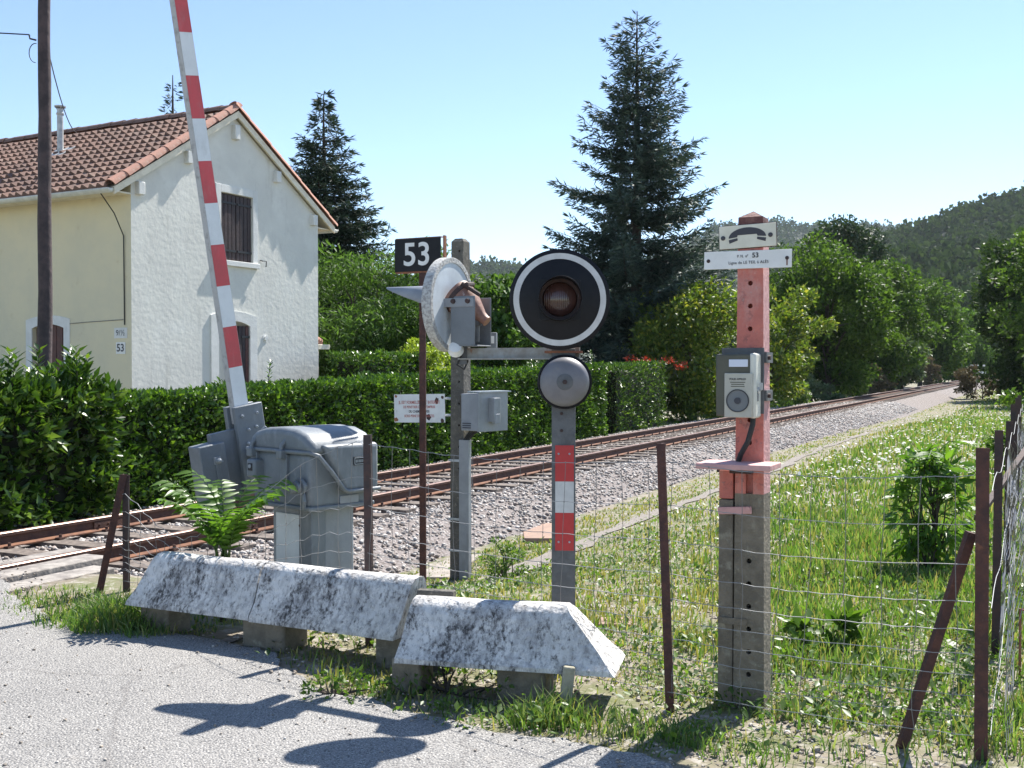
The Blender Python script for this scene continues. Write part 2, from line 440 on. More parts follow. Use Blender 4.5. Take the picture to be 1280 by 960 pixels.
mat('rust_orange', (0.30, 0.125, 0.065), 0.8, col2=(0.20, 0.085, 0.06), vscale=10, bump=0.3)
mat('lamp_copper', (0.33, 0.17, 0.12), 0.55, col2=(0.22, 0.115, 0.085), vscale=14, bump=0.15)
add_spots(MAT['lamp_copper'], (0.55, 0.45, 0.40), 18, 0.62, 0.7)
mat('sign_black', (0.007, 0.007, 0.010), 0.45, col2=(0.010, 0.010, 0.013), vscale=20, spec=0.25)
mat('sign_white', (0.78, 0.78, 0.76), 0.5, col2=(0.70, 0.70, 0.68), vscale=8)
mat('reflect_white', (0.62, 0.62, 0.61), 0.45, col2=(0.54, 0.54, 0.53), vscale=16)
mat('reflect_red', (0.50, 0.028, 0.030), 0.42, col2=(0.43, 0.024, 0.026), vscale=10)
mat('boom_white', (0.74, 0.76, 0.77), 0.45, col2=(0.67, 0.69, 0.70), vscale=6)
mat('boom_red', (0.60, 0.075, 0.085), 0.5, col2=(0.50, 0.075, 0.08), vscale=6)
add_spots(MAT['boom_red'], (0.50, 0.16, 0.155), 12, 0.55, 0.8, (1, 1, 0.3))
add_spots(MAT['boom_white'], (0.50, 0.51, 0.50), 10, 0.58, 0.82, (1, 1, 0.3))
mat('boom_side', (0.42, 0.42, 0.42), 0.5, col2=(0.24, 0.235, 0.23), vscale=16, mix=(0.5, 0.68))
mat('enamel_cream', (0.70, 0.67, 0.56), 0.4, col2=(0.62, 0.59, 0.48), vscale=8)
add_spots(MAT['enamel_cream'], (0.30, 0.16, 0.09), 10, 0.66, 0.76)
m = mat('enamel_white', (0.74, 0.75, 0.75), 0.4, col2=(0.66, 0.67, 0.67), vscale=8)
add_spots(m, (0.28, 0.12, 0.06), 6.5, 0.66, 0.72)
mat('letter_black', (0.03, 0.03, 0.035), 0.6)
mat('letter_grey', (0.045, 0.045, 0.055), 0.6)
mat('letter_red', (0.48, 0.16, 0.14), 0.7)
mat('phone_olive', (0.095, 0.093, 0.068), 0.6, col2=(0.08, 0.078, 0.058), vscale=8)
mat('phone_cream', (0.66, 0.65, 0.57), 0.5, col2=(0.58, 0.57, 0.50), vscale=9)
mat('phone_front', (0.47, 0.455, 0.385), 0.55, col2=(0.42, 0.405, 0.345), vscale=10)
mat('speaker_grey', (0.155, 0.165, 0.17), 0.55)
mat('label_blue', (0.62, 0.66, 0.76), 0.35)
mat('black_rubber', (0.018, 0.018, 0.019), 0.6)
m = mat('lichen_rim', (0.50, 0.50, 0.48), 0.9, col2=(0.30, 0.29, 0.28), vscale=60, mix=(0.45, 0.58), bump=0.3, bscale=80)
mat('disc_back', (0.60, 0.65, 0.68), 0.6, col2=(0.50, 0.54, 0.57), vscale=6)
add_spots(MAT['disc_back'], (0.30, 0.27, 0.25), 14, 0.64, 0.76)
mat('bell_metal', (0.21, 0.205, 0.215), 0.5, col2=(0.17, 0.165, 0.175), vscale=6, metal=0.25)
add_spots(MAT['bell_metal'], (0.24, 0.22, 0.20), 11, 0.60, 0.75)
m = mat('lens_red', (0.10, 0.045, 0.036), 0.14, col2=(0.065, 0.034, 0.030), vscale=5, spec=0.7)
mat('arm_paint', (0.34, 0.35, 0.34), 0.65, col2=(0.25, 0.235, 0.21), vscale=10)
add_spots(MAT['arm_paint'], (0.26, 0.115, 0.06), 16, 0.58, 0.68)
mat('wire', (0.27, 0.275, 0.28), 0.6, metal=0.2)
mat('wire_dull', (0.20, 0.19, 0.18), 0.65, metal=0.2)
mat('bark', (0.075, 0.060, 0.048), 0.95, col2=(0.045, 0.036, 0.03), vscale=9, bump=0.8, bscale=18)
mat('twig_and_shade', (0.016, 0.018, 0.009), 0.95)  # near-black: hedge twigs, and the shade painted inside the hedges
mat('stake_wood', (0.40, 0.37, 0.28), 0.9, col2=(0.28, 0.26, 0.19), vscale=8, bump=0.4)
mat('rust_plate', (0.36, 0.235, 0.175), 0.9, col2=(0.29, 0.20, 0.155), vscale=4, bump=0.2)
mat('slab', (0.36, 0.32, 0.28), 0.92, col2=(0.27, 0.235, 0.20), vscale=6, bump=0.4, bscale=35)
leafmat('laurel_leaf', (0.018, 0.045, 0.009), (0.06, 0.125, 0.018), (0.17, 0.26, 0.035), rough=0.33, trans=0.25, spec=0.4)
leafmat('hedge_leaf', (0.022, 0.055, 0.010), (0.07, 0.145, 0.02), (0.16, 0.27, 0.03), rough=0.36, trans=0.25, spec=0.4)
leafmat('cedar_needle', (0.020, 0.042, 0.034), (0.085, 0.125, 0.095), rough=0.6, trans=0.12, tcol=(1, 1.1, 0.8), spec=0.3)
leafmat('spruce_needle', (0.014, 0.030, 0.020), (0.055, 0.085, 0.050), rough=0.6, trans=0.12, tcol=(1, 1.1, 0.8), spec=0.3)
leafmat('willow_leaf', (0.035, 0.075, 0.018), (0.10, 0.18, 0.045), rough=0.55, trans=0.4, spec=0.25)
leafmat('maple_leaf', (0.05, 0.09, 0.012), (0.13, 0.19, 0.03), (0.28, 0.27, 0.045), rough=0.5, trans=0.4)
leafmat('green_leaf', (0.030, 0.065, 0.012), (0.095, 0.16, 0.03), rough=0.55, trans=0.38, spec=0.2)
leafmat('dark_leaf', (0.016, 0.036, 0.010), (0.055, 0.095, 0.024), rough=0.55, trans=0.3, spec=0.2)
leafmat('pale_leaf', (0.06, 0.10, 0.05), (0.14, 0.19, 0.10), rough=0.5, trans=0.3)
leafmat('yellow_leaf', (0.16, 0.24, 0.03), (0.34, 0.40, 0.05), rough=0.5, trans=0.35)
leafmat('red_leaf', (0.30, 0.03, 0.012), (0.55, 0.09, 0.03), rough=0.5, trans=0.3, tcol=(1.3, 0.8, 0.6))
leafmat('dry_leaf', (0.075, 0.075, 0.035), (0.18, 0.14, 0.08), rough=0.8, trans=0.2, tcol=(1, 0.9, 0.7))
leafmat('pine_leaf', (0.016, 0.036, 0.014), (0.04, 0.075, 0.026), rough=0.6, trans=0.15)
leafmat('forest_leaf', (0.018, 0.036, 0.014), (0.055, 0.088, 0.030), rough=0.9, trans=0.2, spec=0.05)
leafmat('grass', (0.055, 0.115, 0.024), (0.125, 0.215, 0.055), (0.27, 0.29, 0.13), rough=0.5, trans=0.45)
leafmat('grass_dry', (0.20, 0.20, 0.07), (0.34, 0.29, 0.13), (0.13, 0.19, 0.03), rough=0.6, trans=0.4)
leafmat('weed_leaf', (0.04, 0.09, 0.014), (0.12, 0.20, 0.03), rough=0.45, trans=0.4)
leafmat('ailanthus_leaf', (0.05, 0.12, 0.018), (0.12, 0.22, 0.03), rough=0.4, trans=0.45)
leafmat('flower', (0.62, 0.62, 0.55), (0.78, 0.78, 0.72), rough=0.7, trans=0.3, tcol=(1, 1, 0.95))

# ------------------------------------------------------------------ ground
def warp(lo, hi, step, end_lo, end_hi, g=1.22):
    a = list(np.arange(lo, hi + 1e-6, step)); d = step; x = hi
    while x < end_hi: d *= g; x += d; a.append(x)
    d = step; x = lo
    while x > end_lo: d *= g; x -= d; a.insert(0, x)
    return np.array(a)
gx = warp(-8, 12, 0.18, -2400, 2400); gy = warp(3, 26, 0.18, -200, 2500)
GX, GY = np.meshgrid(gx, gy, indexing='ij')
GV = np.stack([GX, GY, gz(GX, GY)], -1).reshape(-1, 3)
ii = np.arange(len(gx) - 1)[:, None] * len(gy) + np.arange(len(gy) - 1)[None]
GF = np.stack([ii, ii + len(gy), ii + len(gy) + 1, ii + 1], -1).reshape(-1, 4)
tag(npmesh('ground', GV, GF, MAT['soil'], smooth=True), kind='structure')

# road: worn chip-seal sheet, ragged edge towards the verge
edge = [(-6.4, 10.9), (-5.0, 9.6), (-4.2, 8.75), (-3.55, 7.6), (-2.95, 6.9), (-2.55, 6.62), (-1.9, 6.4), (-1.45, 6.1), (-1.2, 5.72), (-0.95, 5.35), (-0.55, 5.02), (-0.1, 4.72), (0.35, 4.52), (0.6, 4.35), (0.75, 4.05), (1.0, 3.5), (1.6, 2.6), (2.6, 1.2), (4.5, -2), (9, -9)]
pts = []
for (a, b) in zip(edge[:-1], edge[1:]):
    n = max(2, int(math.hypot(b[0] - a[0], b[1] - a[1]) / 0.05))
    for k in range(n):
        x = a[0] + (b[0] - a[0]) * k / n; y = a[1] + (b[1] - a[1]) * k / n
        j = 0.035 * nz(x * 3, y * 3, 3.0) + 0.02 * nz(x * 9, y * 9, 3.0)
        pts.append((x + j, y + j))
rv = []; rf = []
for (x, y) in pts:
    for k, dx in enumerate((0, 0.15, 0.5, 2, 9)):
        rv.append((x - dx * 0.86, y - dx * 0.5, 0.006 if k else 0.0))
for i in range(len(pts) - 1):
    for k in range(4):
        rf.append((i * 5 + k, (i + 1) * 5 + k, (i + 1) * 5 + k + 1, i * 5 + k + 1))
RV = np.array(rv); RV[:, 2] += 0.012
tag(npmesh('road', RV, rf, MAT['asphalt']), kind='structure')

# trodden path beside the track
pv = []; pf = []
tt = np.arange(-11.5, 36, 0.35)
for t in tt:
    c = 3.05 - 0.012 * (t + 8) + 0.10 * math.sin(t * 0.5); w = 0.16 + 0.05 * math.sin(t * 1.7) + 0.04 * math.sin(t * 4.1)
    w *= 0.4 if t < -9.5 else 1
    for ds in (-w, w):
        p = tw(t, c + ds + 0.03 * math.sin(t * 5.3 + ds * 9)); pv.append((p[0], p[1], float(gz(p[0], p[1])) + 0.012))
for i in range(len(tt) - 1): pf.append((i * 2, i * 2 + 1, i * 2 + 3, i * 2 + 2))
tag(npmesh('path', pv, pf, MAT['gravel']), kind='structure')

# ------------------------------------------------------------------ ballast
bs = np.array([-4.1, -3.5, -2.9, -2.5, -2.0, -1.5, -0.75, 0.0, 0.5, 0.95, 1.25, 1.55, 1.9, 2.2])
bz = np.array([-0.62, -0.36, -0.2, -0.165, -0.165, -0.17, -0.165, -0.17, -0.165, -0.18, -0.26, -0.36, -0.47, -0.62])
bt = np.concatenate([np.arange(-16, 30, 0.35), np.arange(30, 300, 3.0)])
BT, BS = np.meshgrid(bt, bs, indexing='ij')
bw = N0[None, None] + TD * BT[..., None] + TR * BS[..., None]
BZ = np.broadcast_to(bz, BT.shape) + 0.02 * nz(bw[..., 0], bw[..., 1], 4.0)
BV = np.concatenate([bw, BZ[..., None]], -1).reshape(-1, 3)
ii = np.arange(len(bt) - 1)[:, None] * len(bs) + np.arange(len(bs) - 1)[None]
BF = np.stack([ii, ii + 1, ii + len(bs) + 1, ii + len(bs)], -1).reshape(-1, 4)
bal = tag(npmesh('ballast', BV, BF, MAT['ballast_bed'], smooth=True), kind='structure')
def ball_pts(n, t0, t1, s0, s1):
    # more stones where they show larger
    u = rng.uniform(0, 1, n); t = t0 + (t1 - t0) * u ** 1.5; s = rng.uniform(s0, s1, n)
    p = N0 + TD * t[:, None] + TR * s[:, None]
    return t, s, p
t_, s_, p_ = ball_pts(66000, -12.5, 42, -3.6, 2.0)
keep = ~((t_ < -9.9) & (s_ > 0.45)) & ~((s_ < -2.3) & (rng.uniform(size=len(s_)) < 0.5))
spread = rng.uniform(size=len(s_))
keep &= ~((s_ > 1.75) & (spread < 0.5))
t_, s_, p_ = t_[keep], s_[keep], p_[keep]
zz = np.interp(s_, bs, bz) + rng.uniform(-0.01, 0.02, len(s_))
size = rng.uniform(0.028, 0.058, len(s_)) * (1 + np.clip(t_, 0, 40) * 0.02)
on_sleeper = (np.abs(((t_ / 0.6) % 1) - 0.5) < 0.19) & (s_ > -2.03) & (s_ < 0.53)
near_rail = (np.abs(s_) < 0.11) | (np.abs(s_ + 1.5) < 0.11)
ok = ~near_rail & ~(on_sleeper & (rng.uniform(size=len(s_)) < 0.72))
V, F = stones(np.c_[p_, zz][ok], size[ok])
tag(npmesh('ballast_stones', V, F, MAT['ballast_stone']), 'grey and pinkish crushed stone ballast heaped along the railway track', 'ballast', kind='stuff')
# scattered chippings on the bare verge and the track side
n = 9000
Y = np.exp(rng.uniform(math.log(4.2), math.log(12), n)); X = rng.uniform(-0.48, 0.55, n) * Y
s, t = st(X, Y)
dens = 0.45 + 0.8 * nz(X, Y, 1.6)
ok = (s > 1.8) & (t > -13.2) & (rng.uniform(size=n) < dens) & ~((X < -1.2) & (t < -11.0))
P = np.c_[X, Y, gz(X, Y) + 0.004][ok]
V, F = stones(P, rng.uniform(0.008, 0.028, len(P)))
tag(npmesh('chippings', V, F, MAT['pebble']), 'loose pale chippings scattered over the bare ground behind the fence', 'chippings', kind='stuff')

n = 5200
Y = np.exp(rng.uniform(math.log(3.6), math.log(9), n)); X = rng.uniform(-0.62, 0.25, n) * Y
ex = np.interp(Y, [e_[1] for e_ in edge][::-1], [e_[0] for e_ in edge][::-1]); dd_ = ex - X
ok = (dd_ > -0.3) & (rng.uniform(size=n) < np.where(dd_ < 0.25, 0.9, 0.12))
P = np.c_[X, Y, np.full(n, 0.021)][ok]
V, F = stones(P, rng.uniform(0.006, 0.018, len(P)))
tag(npmesh('road_grit', V, F, MAT['pebble']), 'loose grit along the crumbling edge of the road', 'grit', kind='stuff')

# ------------------------------------------------------------------ railway track
track = root('railway_track', 'single rusty railway track with timber sleepers running off to the right', 'railway track', (*tw(0, -0.75), 0), TROT)
# local x = across (near rail at +0.75), y = along
prof = [(-0.065, -0.145), (0.065, -0.145), (0.065, -0.133), (0.012, -0.115), (0.009, -0.048), (0.033, -0.036), (0.034, -0.008), (0.026, 0.0), (-0.026, 0.0), (-0.034, -0.008), (-0.033, -0.036), (-0.009, -0.048), (-0.012, -0.115), (-0.065, -0.133)]
for xs in (0.75, -0.75):
    b = MB()
    segs = [(-16 + 18 * k, -16 + 18 * (k + 1) - 0.006) for k in range(18)]
    for a, e in segs:
        b.prism([(px + xs, py + RAIL) for px, py in prof], e - a, Matrix.Translation((0, e, 0)) @ rotm('X', 90))
    rail = b.build('rail', MAT['rail_rust'], track)
    rail.data.materials.append(MAT['rail_head']); rail.data.materials.append(MAT['rail_foot'])
    for p in rail.data.polygons:
        if p.normal.z > 0.6 and p.center.z > RAIL - 0.02: p.material_index = 1
        elif p.center.z < RAIL - 0.12: p.material_index = 2
b = MB().box((0, 0, -0.07), (2.6, 0.235, 0.14))
sl_me = b.build('sleeper', MAT['sleeper'], mesh_only=True)
for k in range(-21, 95):
    o = bpy.data.objects.new('sleeper', sl_me); link(o, track)
    o.location = (random.uniform(-0.03, 0.03), k * 0.6 + 0.3 + random.uniform(-0.02, 0.02), RAIL - 0.147 + random.uniform(-0.006, 0.0)); o.rotation_euler.z = random.uniform(-0.015, 0.015)
far_sl = MB()
for k in range(95, 320): far_sl.box((0, k * 0.6 + 0.3, RAIL - 0.217), (2.6, 0.235, 0.14))
tag(far_sl.build('distant_sleepers', MAT['sleeper'], track), kind='stuff')
fx = MB()
for k in range(-21, 60):
    for xs in (0.75, -0.75):
        for d in (-0.095, 0.095):
            fx.box((xs + d, k * 0.6 + 0.3 + (0.05 if d > 0 else -0.05), RAIL - 0.137), (0.06, 0.07, 0.02))
            fx.cyl((xs + d * 1.05, k * 0.6 + 0.3 + (0.05 if d > 0 else -0.05), RAIL - 0.13), (xs + d * 1.05, k * 0.6 + 0.3 + (0.05 if d > 0 else -0.05), RAIL - 0.095), 0.016, n=6)
tag(fx.build('rail_fastenings', MAT['rail_rust'], track), kind='stuff')
for (xs, yy) in ((0.75, -7.6), (-0.75, -7.9)):
    fp = MB()
    for d in (-0.02, 0.02): fp.box((xs + d, yy, RAIL - 0.08), (0.02, 0.5, 0.07))
    for q in (-0.18, -0.06, 0.06, 0.18): fp.cyl((xs - 0.05, yy + q, RAIL - 0.08), (xs + 0.05, yy + q, RAIL - 0.08), 0.014, n=6)
    fp.build('fishplate', MAT['rail_rust'], track)
# timber deck at the edge of the level crossing
deck = root('crossing_deck', 'weathered grey timber planks of the level crossing deck beside the rails', 'crossing deck', (*tw(-9.75, -0.75), 0), TROT)
for (x, w, z, ln, dy) in ((0.985, 0.26, 0.012, 3.6, 0.05), (1.27, 0.24, -0.03, 3.6, -0.15), (0.53, 0.22, 0.0, 3.6, 0.25)):
    MB().box((x, dy - ln / 2, z - 0.05), (w, ln, 0.1)).build('plank', MAT['old_plank'], deck, bev=0.012)
# ------------------------------------------------------------------ house
HG = R(31.5)
house = root('house', 'two-storey whitewashed crossing keeper house with red tiled roof and brown shutters', 'house', (-7.04, 20.0, 0), R(62))
house.scale = (1.076, 1, 1)
HW, HL, WT = 5.11, 9.0, 0.32          # gable width, length, wall thickness
SL, XE, ZE = 0.675, -0.45, 4.86        # roof slope, eave x, eave z
XR = HW / 2; ZR = ZE + SL * (XR - XE)
def roofz(x): return ZE + SL * (min(x, HW - x) - XE)
MX = Matrix.Rotation(R(90), 4, 'X')   # local xy plane -> xz plane facing -y
g = MB().prism([(0.0, -0.3), (HW, -0.3), (HW, roofz(0) - 0.1), (XR, ZR - 0.1), (0.0, roofz(0) - 0.1)], WT, Matrix.Translation((0, WT, 0)) @ MX)
gw = g.build('gable_wall', MAT['stucco'], house)
def arch(x0, x1, z0, z1, rise, n=10):
    p = [(x0, z0), (x1, z0)]
    for k in range(n + 1):
        u = 1 - k / n
        p.append((x0 + (x1 - x0) * u, z1 - rise + rise * (1 - (2 * u - 1) ** 2)))
    return p
cut(gw, MB().prism([(2.17, 3.82), (3.05, 3.82), (3.05, 5.19), (2.17, 5.19)], 0.2, Matrix.Translation((0, 0.10, 0)) @ MX))
cut(gw, MB().prism(arch(2.08, 2.96, 0.1, 2.58, 0.10), 0.34, Matrix.Translation((0, 0.24, 0)) @ MX))
sw = MB().box((WT / 2 - 0.004, HL / 2 + 0.003, (roofz(0) - 0.2) / 2 - 0.15), (WT, HL, roofz(0) - 0.2 + 0.3)).build('side_wall', MAT['stucco_cream'], house)
YM = Matrix(((0, 0, 1, 0), (1, 0, 0, 0), (0, 1, 0, 0), (0, 0, 0, 1)))   # prism xy -> local y,z ; extrude along x
cut(sw, MB().prism(arch(1.80, 2.72, 0.1, 2.46, 0.08), 0.3, Matrix.Translation((-0.1, 0, 0)) @ YM))
MB().box((HW - WT / 2, HL / 2 + WT / 2, 2.4), (WT - 0.01, HL - WT - 0.01, roofz(0) + 0.2)).build('rear_wall', MAT['stucco'], house)
MB().prism([(WT, -0.3), (HW - WT, -0.3), (HW - WT, roofz(0) - 0.1), (XR, ZR - 0.35), (WT, roofz(0) - 0.1)], WT, Matrix.Translation((0, HL, 0)) @ MX).build('end_wall', MAT['stucco'], house)
# dark rooms behind the openings
# upper window: surround, sill, two closed shutters of planks with strap hinges
sr = MB()
for (x0, x1, z0, z1) in ((2.03, 2.167, 3.70, 5.35), (3.053, 3.19, 3.70, 5.35), (2.17, 3.05, 5.195, 5.35)):
    sr.box(((x0 + x1) / 2, -0.012, (z0 + z1) / 2), (x1 - x0, 0.035, z1 - z0))
sr.build('window_surround', MAT['limewash'], house, bev=0.006)
MB().box((2.61, -0.03, 3.755), (1.18, 0.10, 0.11)).build('window_sill', MAT['limewash'], house, bev=0.01)
for (x0, x1) in ((2.18, 2.605), (2.615, 3.04)):
    shu = MB().box(((x0 + x1) / 2, 0.055, 4.505), (x1 - x0, 0.02, 1.34)).build('shutter', MAT['shutter_brown'], house)
    for k in range(4):
        w = (x1 - x0) / 4
        MB().box((x0 + w * (k + 0.5), 0.032, 4.505), (w - 0.012, 0.026, 1.335)).build('plank', MAT['shutter_brown'], shu, bev=0.004)
    for zh in (4.02, 5.0):
        MB().box(((x0 + x1) / 2 + 0.01, 0.010, zh), (x1 - x0 - 0.03, 0.016, 0.045)).build('strap_hinge', MAT['iron_black'], shu)
# gable door: arched surround, dark leaf ajar
def arch_frame(x0, x1, z0, z1, rise, w, th, M):
    o = arch(x0 - w, x1 + w, z0, z1 + w, rise)[1:]; i = arch(x0, x1, z0, z1, rise)[1:]
    o = o + [(x0 - w, z0)]; i = i + [(x0, z0)]
    b = MB()
    for k in range(len(o) - 1):
        b.prism([o[k], o[k + 1], i[k + 1], i[k]], th, M)
    return b
arch_frame(2.085, 2.955, 0.1, 2.575, 0.10, 0.20, 0.055, Matrix.Translation((0, 0.02, 0)) @ MX).build('door_surround', MAT['limewash'], house)
MB().box((2.52, 0.27, 1.34), (0.87, 0.04, 2.5)).build('door', MAT['doorway_shade'], house)  # near-black slab, painted shade of the open doorway's interior
leaf = MB().box((2.80, 0.03, 1.3), (0.29, 0.03, 2.36)).build('door_shutter', MAT['shutter_brown'], house)
for k in range(3): MB().box((2.655 + 0.097 * (k + 0.5), 0.010, 1.3), (0.085, 0.022, 2.35)).build('plank', MAT['door_red'] if k == 2 else MAT['shutter_brown'], leaf, bev=0.004)
for zh in (0.6, 2.25): MB().box((2.86, -0.008, zh), (0.26, 0.014, 0.05)).build('strap_hinge', MAT['iron_black'], leaf)
# side door
arch_frame(1.805, 2.715, 0.1, 2.455, 0.08, 0.17, 0.02, Matrix.Translation((-0.022, 0, 0)) @ YM).build('door_surround', MAT['limewash'], house)
sd = MB().box((0.1, 2.26, 1.3), (0.04, 0.9, 2.4)).build('door', MAT['door_red'], house)
for k in range(5): MB().box((0.068, 1.835 + 0.18 * (k + 0.02), 1.3), (0.022, 0.165, 2.4)).build('plank', MAT['door_red'], sd, bev=0.004)
# number plates by the corner
npl = MB().box((-0.012, 0.27, 1.97), (0.012, 0.24, 0.22)).build('number_plate', MAT['sign_white'], house, bev=0.003)
lettering('53', 0.2, MAT['letter_black'], npl, (-0.020, 0.27, 1.97), rz=-90, bold=0.003)
np2 = MB().box((-0.010, 0.27, 2.25), (0.010, 0.34, 0.20)).build('number_plate', MAT['limewash'], house, bev=0.003)
lettering('9/½', 0.15, MAT['letter_grey'], np2, (-0.017, 0.27, 2.25), rz=-90)
# roof: deck, tiles, ridge, verge tiles, fascia, gutter
V0, V1 = -0.10, HL + 0.2
rb = MB()
for sgn in (1, -1):
    x0, x1 = (XE, XR) if sgn > 0 else (HW - XE, XR)
    rb.add([(x0, V0, ZE - 0.05), (x1, V0, ZR - 0.05), (x1, V1, ZR - 0.05), (x0, V1, ZE - 0.05), (x0, V0, ZE + 0.0), (x1, V0, ZR + 0.0), (x1, V1, ZR), (x0, V1, ZE + 0.0)],
           [(0, 1, 2, 3), (4, 5, 6, 7), (0, 1, 5, 4), (1, 2, 6, 5), (2, 3, 7, 6), (3, 0, 4, 7)])
roof = rb.build('roof', MAT['cream_paint'], house)
def tiles(sgn):
    """interlocking tiles: each row curves across and laps over the one below"""
    nr, nc, per = 13, 46, 6
    Ls = math.hypot(XR - XE, ZR - ZE); row = Ls / nr; vv = []; ff = []
    ux, uz = (XR - XE) / Ls, (ZR - ZE) / Ls
    for r in range(nr):
        for side in (0, 1, 2):
            d = r * row - 0.05 if side < 2 else (r + 1) * row - 0.01
            h = (0.012 if side == 0 else 0.10 if side == 1 else 0.02)
            for c in range(nc * per + 1):
                y = V0 + 0.08 + (V1 - V0 - 0.1) * c / (nc * per)
                w = 0.034 * math.cos(2 * math.pi * (c / per + 0.0))
                jj = 0.006 * math.sin(r * 12.9 + (c // per) * 78.2)
                hh = h + (w + jj if side else w * 0.5)
                x = XE + ux * d - uz * hh; z = ZE + uz * d + ux * hh
                vv.append((x if sgn > 0 else HW - x, y, z))
    nn = nc * per + 1
    for r in range(nr):
        for side in (0, 1):
            for c in range(nc * per):
                a = (r * 3 + side) * nn + c
                ff.append((a, a + 1, a + nn + 1, a + nn))
    o = npmesh('roof_tiles', vv, ff, MAT['roof_tile'], roof, smooth=True); o.data.set_sharp_from_angle(angle=R(42)); return o
for sgn in (1, -1): tag(tiles(sgn), kind='stuff')
# half-round tile shape: axis along local x, length ln
def halfround(ln, r0, r1, th, arc=170, n=8):
    b = MB(); vs_ = []; fs_ = []
    for (x, r) in ((0, r0), (ln, r1)):
        for k in range(n + 1):
            w = R(90 - arc / 2 + arc * k / n)
            for rr in (r, r - th): vs_.append((x, rr * math.cos(w), rr * math.sin(w)))
    m_ = 2 * (n + 1)
    for k in range(n):
        a = 2 * k
        fs_ += [(a, a + 2, m_ + a + 2, m_ + a), (a + 1, m_ + a + 1, m_ + a + 3, a + 3), (a, a + 1, a + 3, a + 2), (m_ + a, m_ + a + 2, m_ + a + 3, m_ + a + 1)]
    fs_ += [(0, m_, m_ + 1, 1), (2 * n, 2 * n + 1, m_ + 2 * n + 1, m_ + 2 * n)]
    return b.add(vs_, fs_)
ver = halfround(0.44, 0.125, 0.10, 0.016).build('verge_tile', MAT['verge_tile'], mesh_only=True, smooth=50)
Ls = math.hypot(XR - XE, ZR - ZE); sa = math.atan(SL)
for sgn in (1, -1):
    for k in range(10):
        o = bpy.data.objects.new('verge_tile', ver); link(o, roof)
        d = k * 0.372 - 0.03
        x = XE + d * math.cos(sa); z = ZE + d * math.sin(sa) + 0.05
        o.location = (x if sgn > 0 else HW - x, V0 + 0.05 + random.uniform(-0.008, 0.008), z)
        o.rotation_euler = (0, -sa - 0.035, 0) if sgn > 0 else (0, -sa - 0.035, math.pi)
rid = halfround(0.40, 0.14, 0.125, 0.02).build('ridge_tile', MAT['roof_tile'], mesh_only=True, smooth=50)
rid.transform(rotm('Z', 90))
for k in range(26):
    o = bpy.data.objects.new('ridge_tile', rid); link(o, roof)
    o.location = (XR + random.uniform(-0.01, 0.01), V0 + 0.05 + k * 0.355, ZR + 0.03 + random.uniform(-0.012, 0.012)); o.rotation_euler = (random.uniform(-0.02, 0.04), 0, random.uniform(-0.03, 0.03))
for sgn in (1, -1):
    b = MB(); x0 = XE if sgn > 0 else HW - XE
    b.add([(x0, V0 - 0.02, ZE - 0.12), (XR, V0 - 0.02, ZR - 0.12), (XR, V0 - 0.02, ZR + 0.02), (x0, V0 - 0.02, ZE + 0.02), (x0, V0 + 0.02, ZE - 0.12), (XR, V0 + 0.02, ZR - 0.12), (XR, V0 + 0.02, ZR + 0.02), (x0, V0 + 0.02, ZE + 0.02)],
          [(0, 1, 2, 3), (4, 7, 6, 5), (0, 4, 5, 1), (1, 5, 6, 2), (2, 6, 7, 3), (3, 7, 4, 0)])
    b.build('barge_board', MAT['cream_paint'], roof)
for x in (0.16, 1.32, XR, 3.75, 4.92):
    MB().box((x, -0.045, roofz(x) - (0.33 if x != XR else 0.42)), (0.14, 0.13, 0.24 if x != XR else 0.30)).build('purlin_end', MAT['limewash'], roof, bev=0.012)
for x0, nm in ((XE - 0.07, 'gutter'), (HW - XE + 0.07, 'gutter')):
    gt = MB().lathe([(0.075, 0), (0.075, HL + 0.3)], Matrix.Translation((x0, HL + 0.2, ZE - 0.02)) @ rotm('X', 90), n=10, arc=math.pi, a0=math.pi)
    gt.lathe([(0.001, 0), (0.078, 0.0)], Matrix.Translation((x0, -0.1, ZE - 0.02)) @ rotm('X', 90), n=10, arc=math.pi, a0=math.pi)
    o = gt.build(nm, MAT['gutter'], roof, smooth=40)
    sd_ = o.modifiers.new('thick', 'SOLIDIFY'); sd_.thickness = 0.006
for sgn in (1, -1):
    MB().box((XE / 2 if sgn > 0 else HW - XE / 2, HL / 2, ZE - 0.06 + 0.02), (-XE, HL, 0.03), rotm('Y', -34.6 * 0 * sgn)).build('soffit', MAT['cream_paint'], roof)
# stove pipe
cx, cy = 1.42, 3.75
cz = roofz(cx)
pp = MB().cyl((cx, cy, cz - 0.1), (cx, cy, cz + 1.0), 0.062, n=16)
pp.lathe([(0.062, 0.0), (0.078, 0.02), (0.078, 0.05), (0.062, 0.06)], Matrix.Translation((cx, cy, cz + 0.86)), n=16)
pp.lathe([(0.11, 0.0), (0.115, 0.03), (0.0, 0.05)], Matrix.Translation((cx, cy, cz + 1.03)), n=16)
for k in range(3): pp.cyl((cx + 0.06 * math.cos(k * 2.1), cy + 0.06 * math.sin(k * 2.1), cz + 0.98), (cx + 0.1 * math.cos(k * 2.1), cy + 0.1 * math.sin(k * 2.1), cz + 1.05), 0.008, n=5)
pipe = pp.build('stove_pipe', MAT['zinc'], roof, smooth=40)
MB().box((cx - 0.04, cy, cz + 0.07), (0.5, 0.55, 0.015), rotm('Y', -34.6)).build('flashing', MAT['zinc'], pipe)
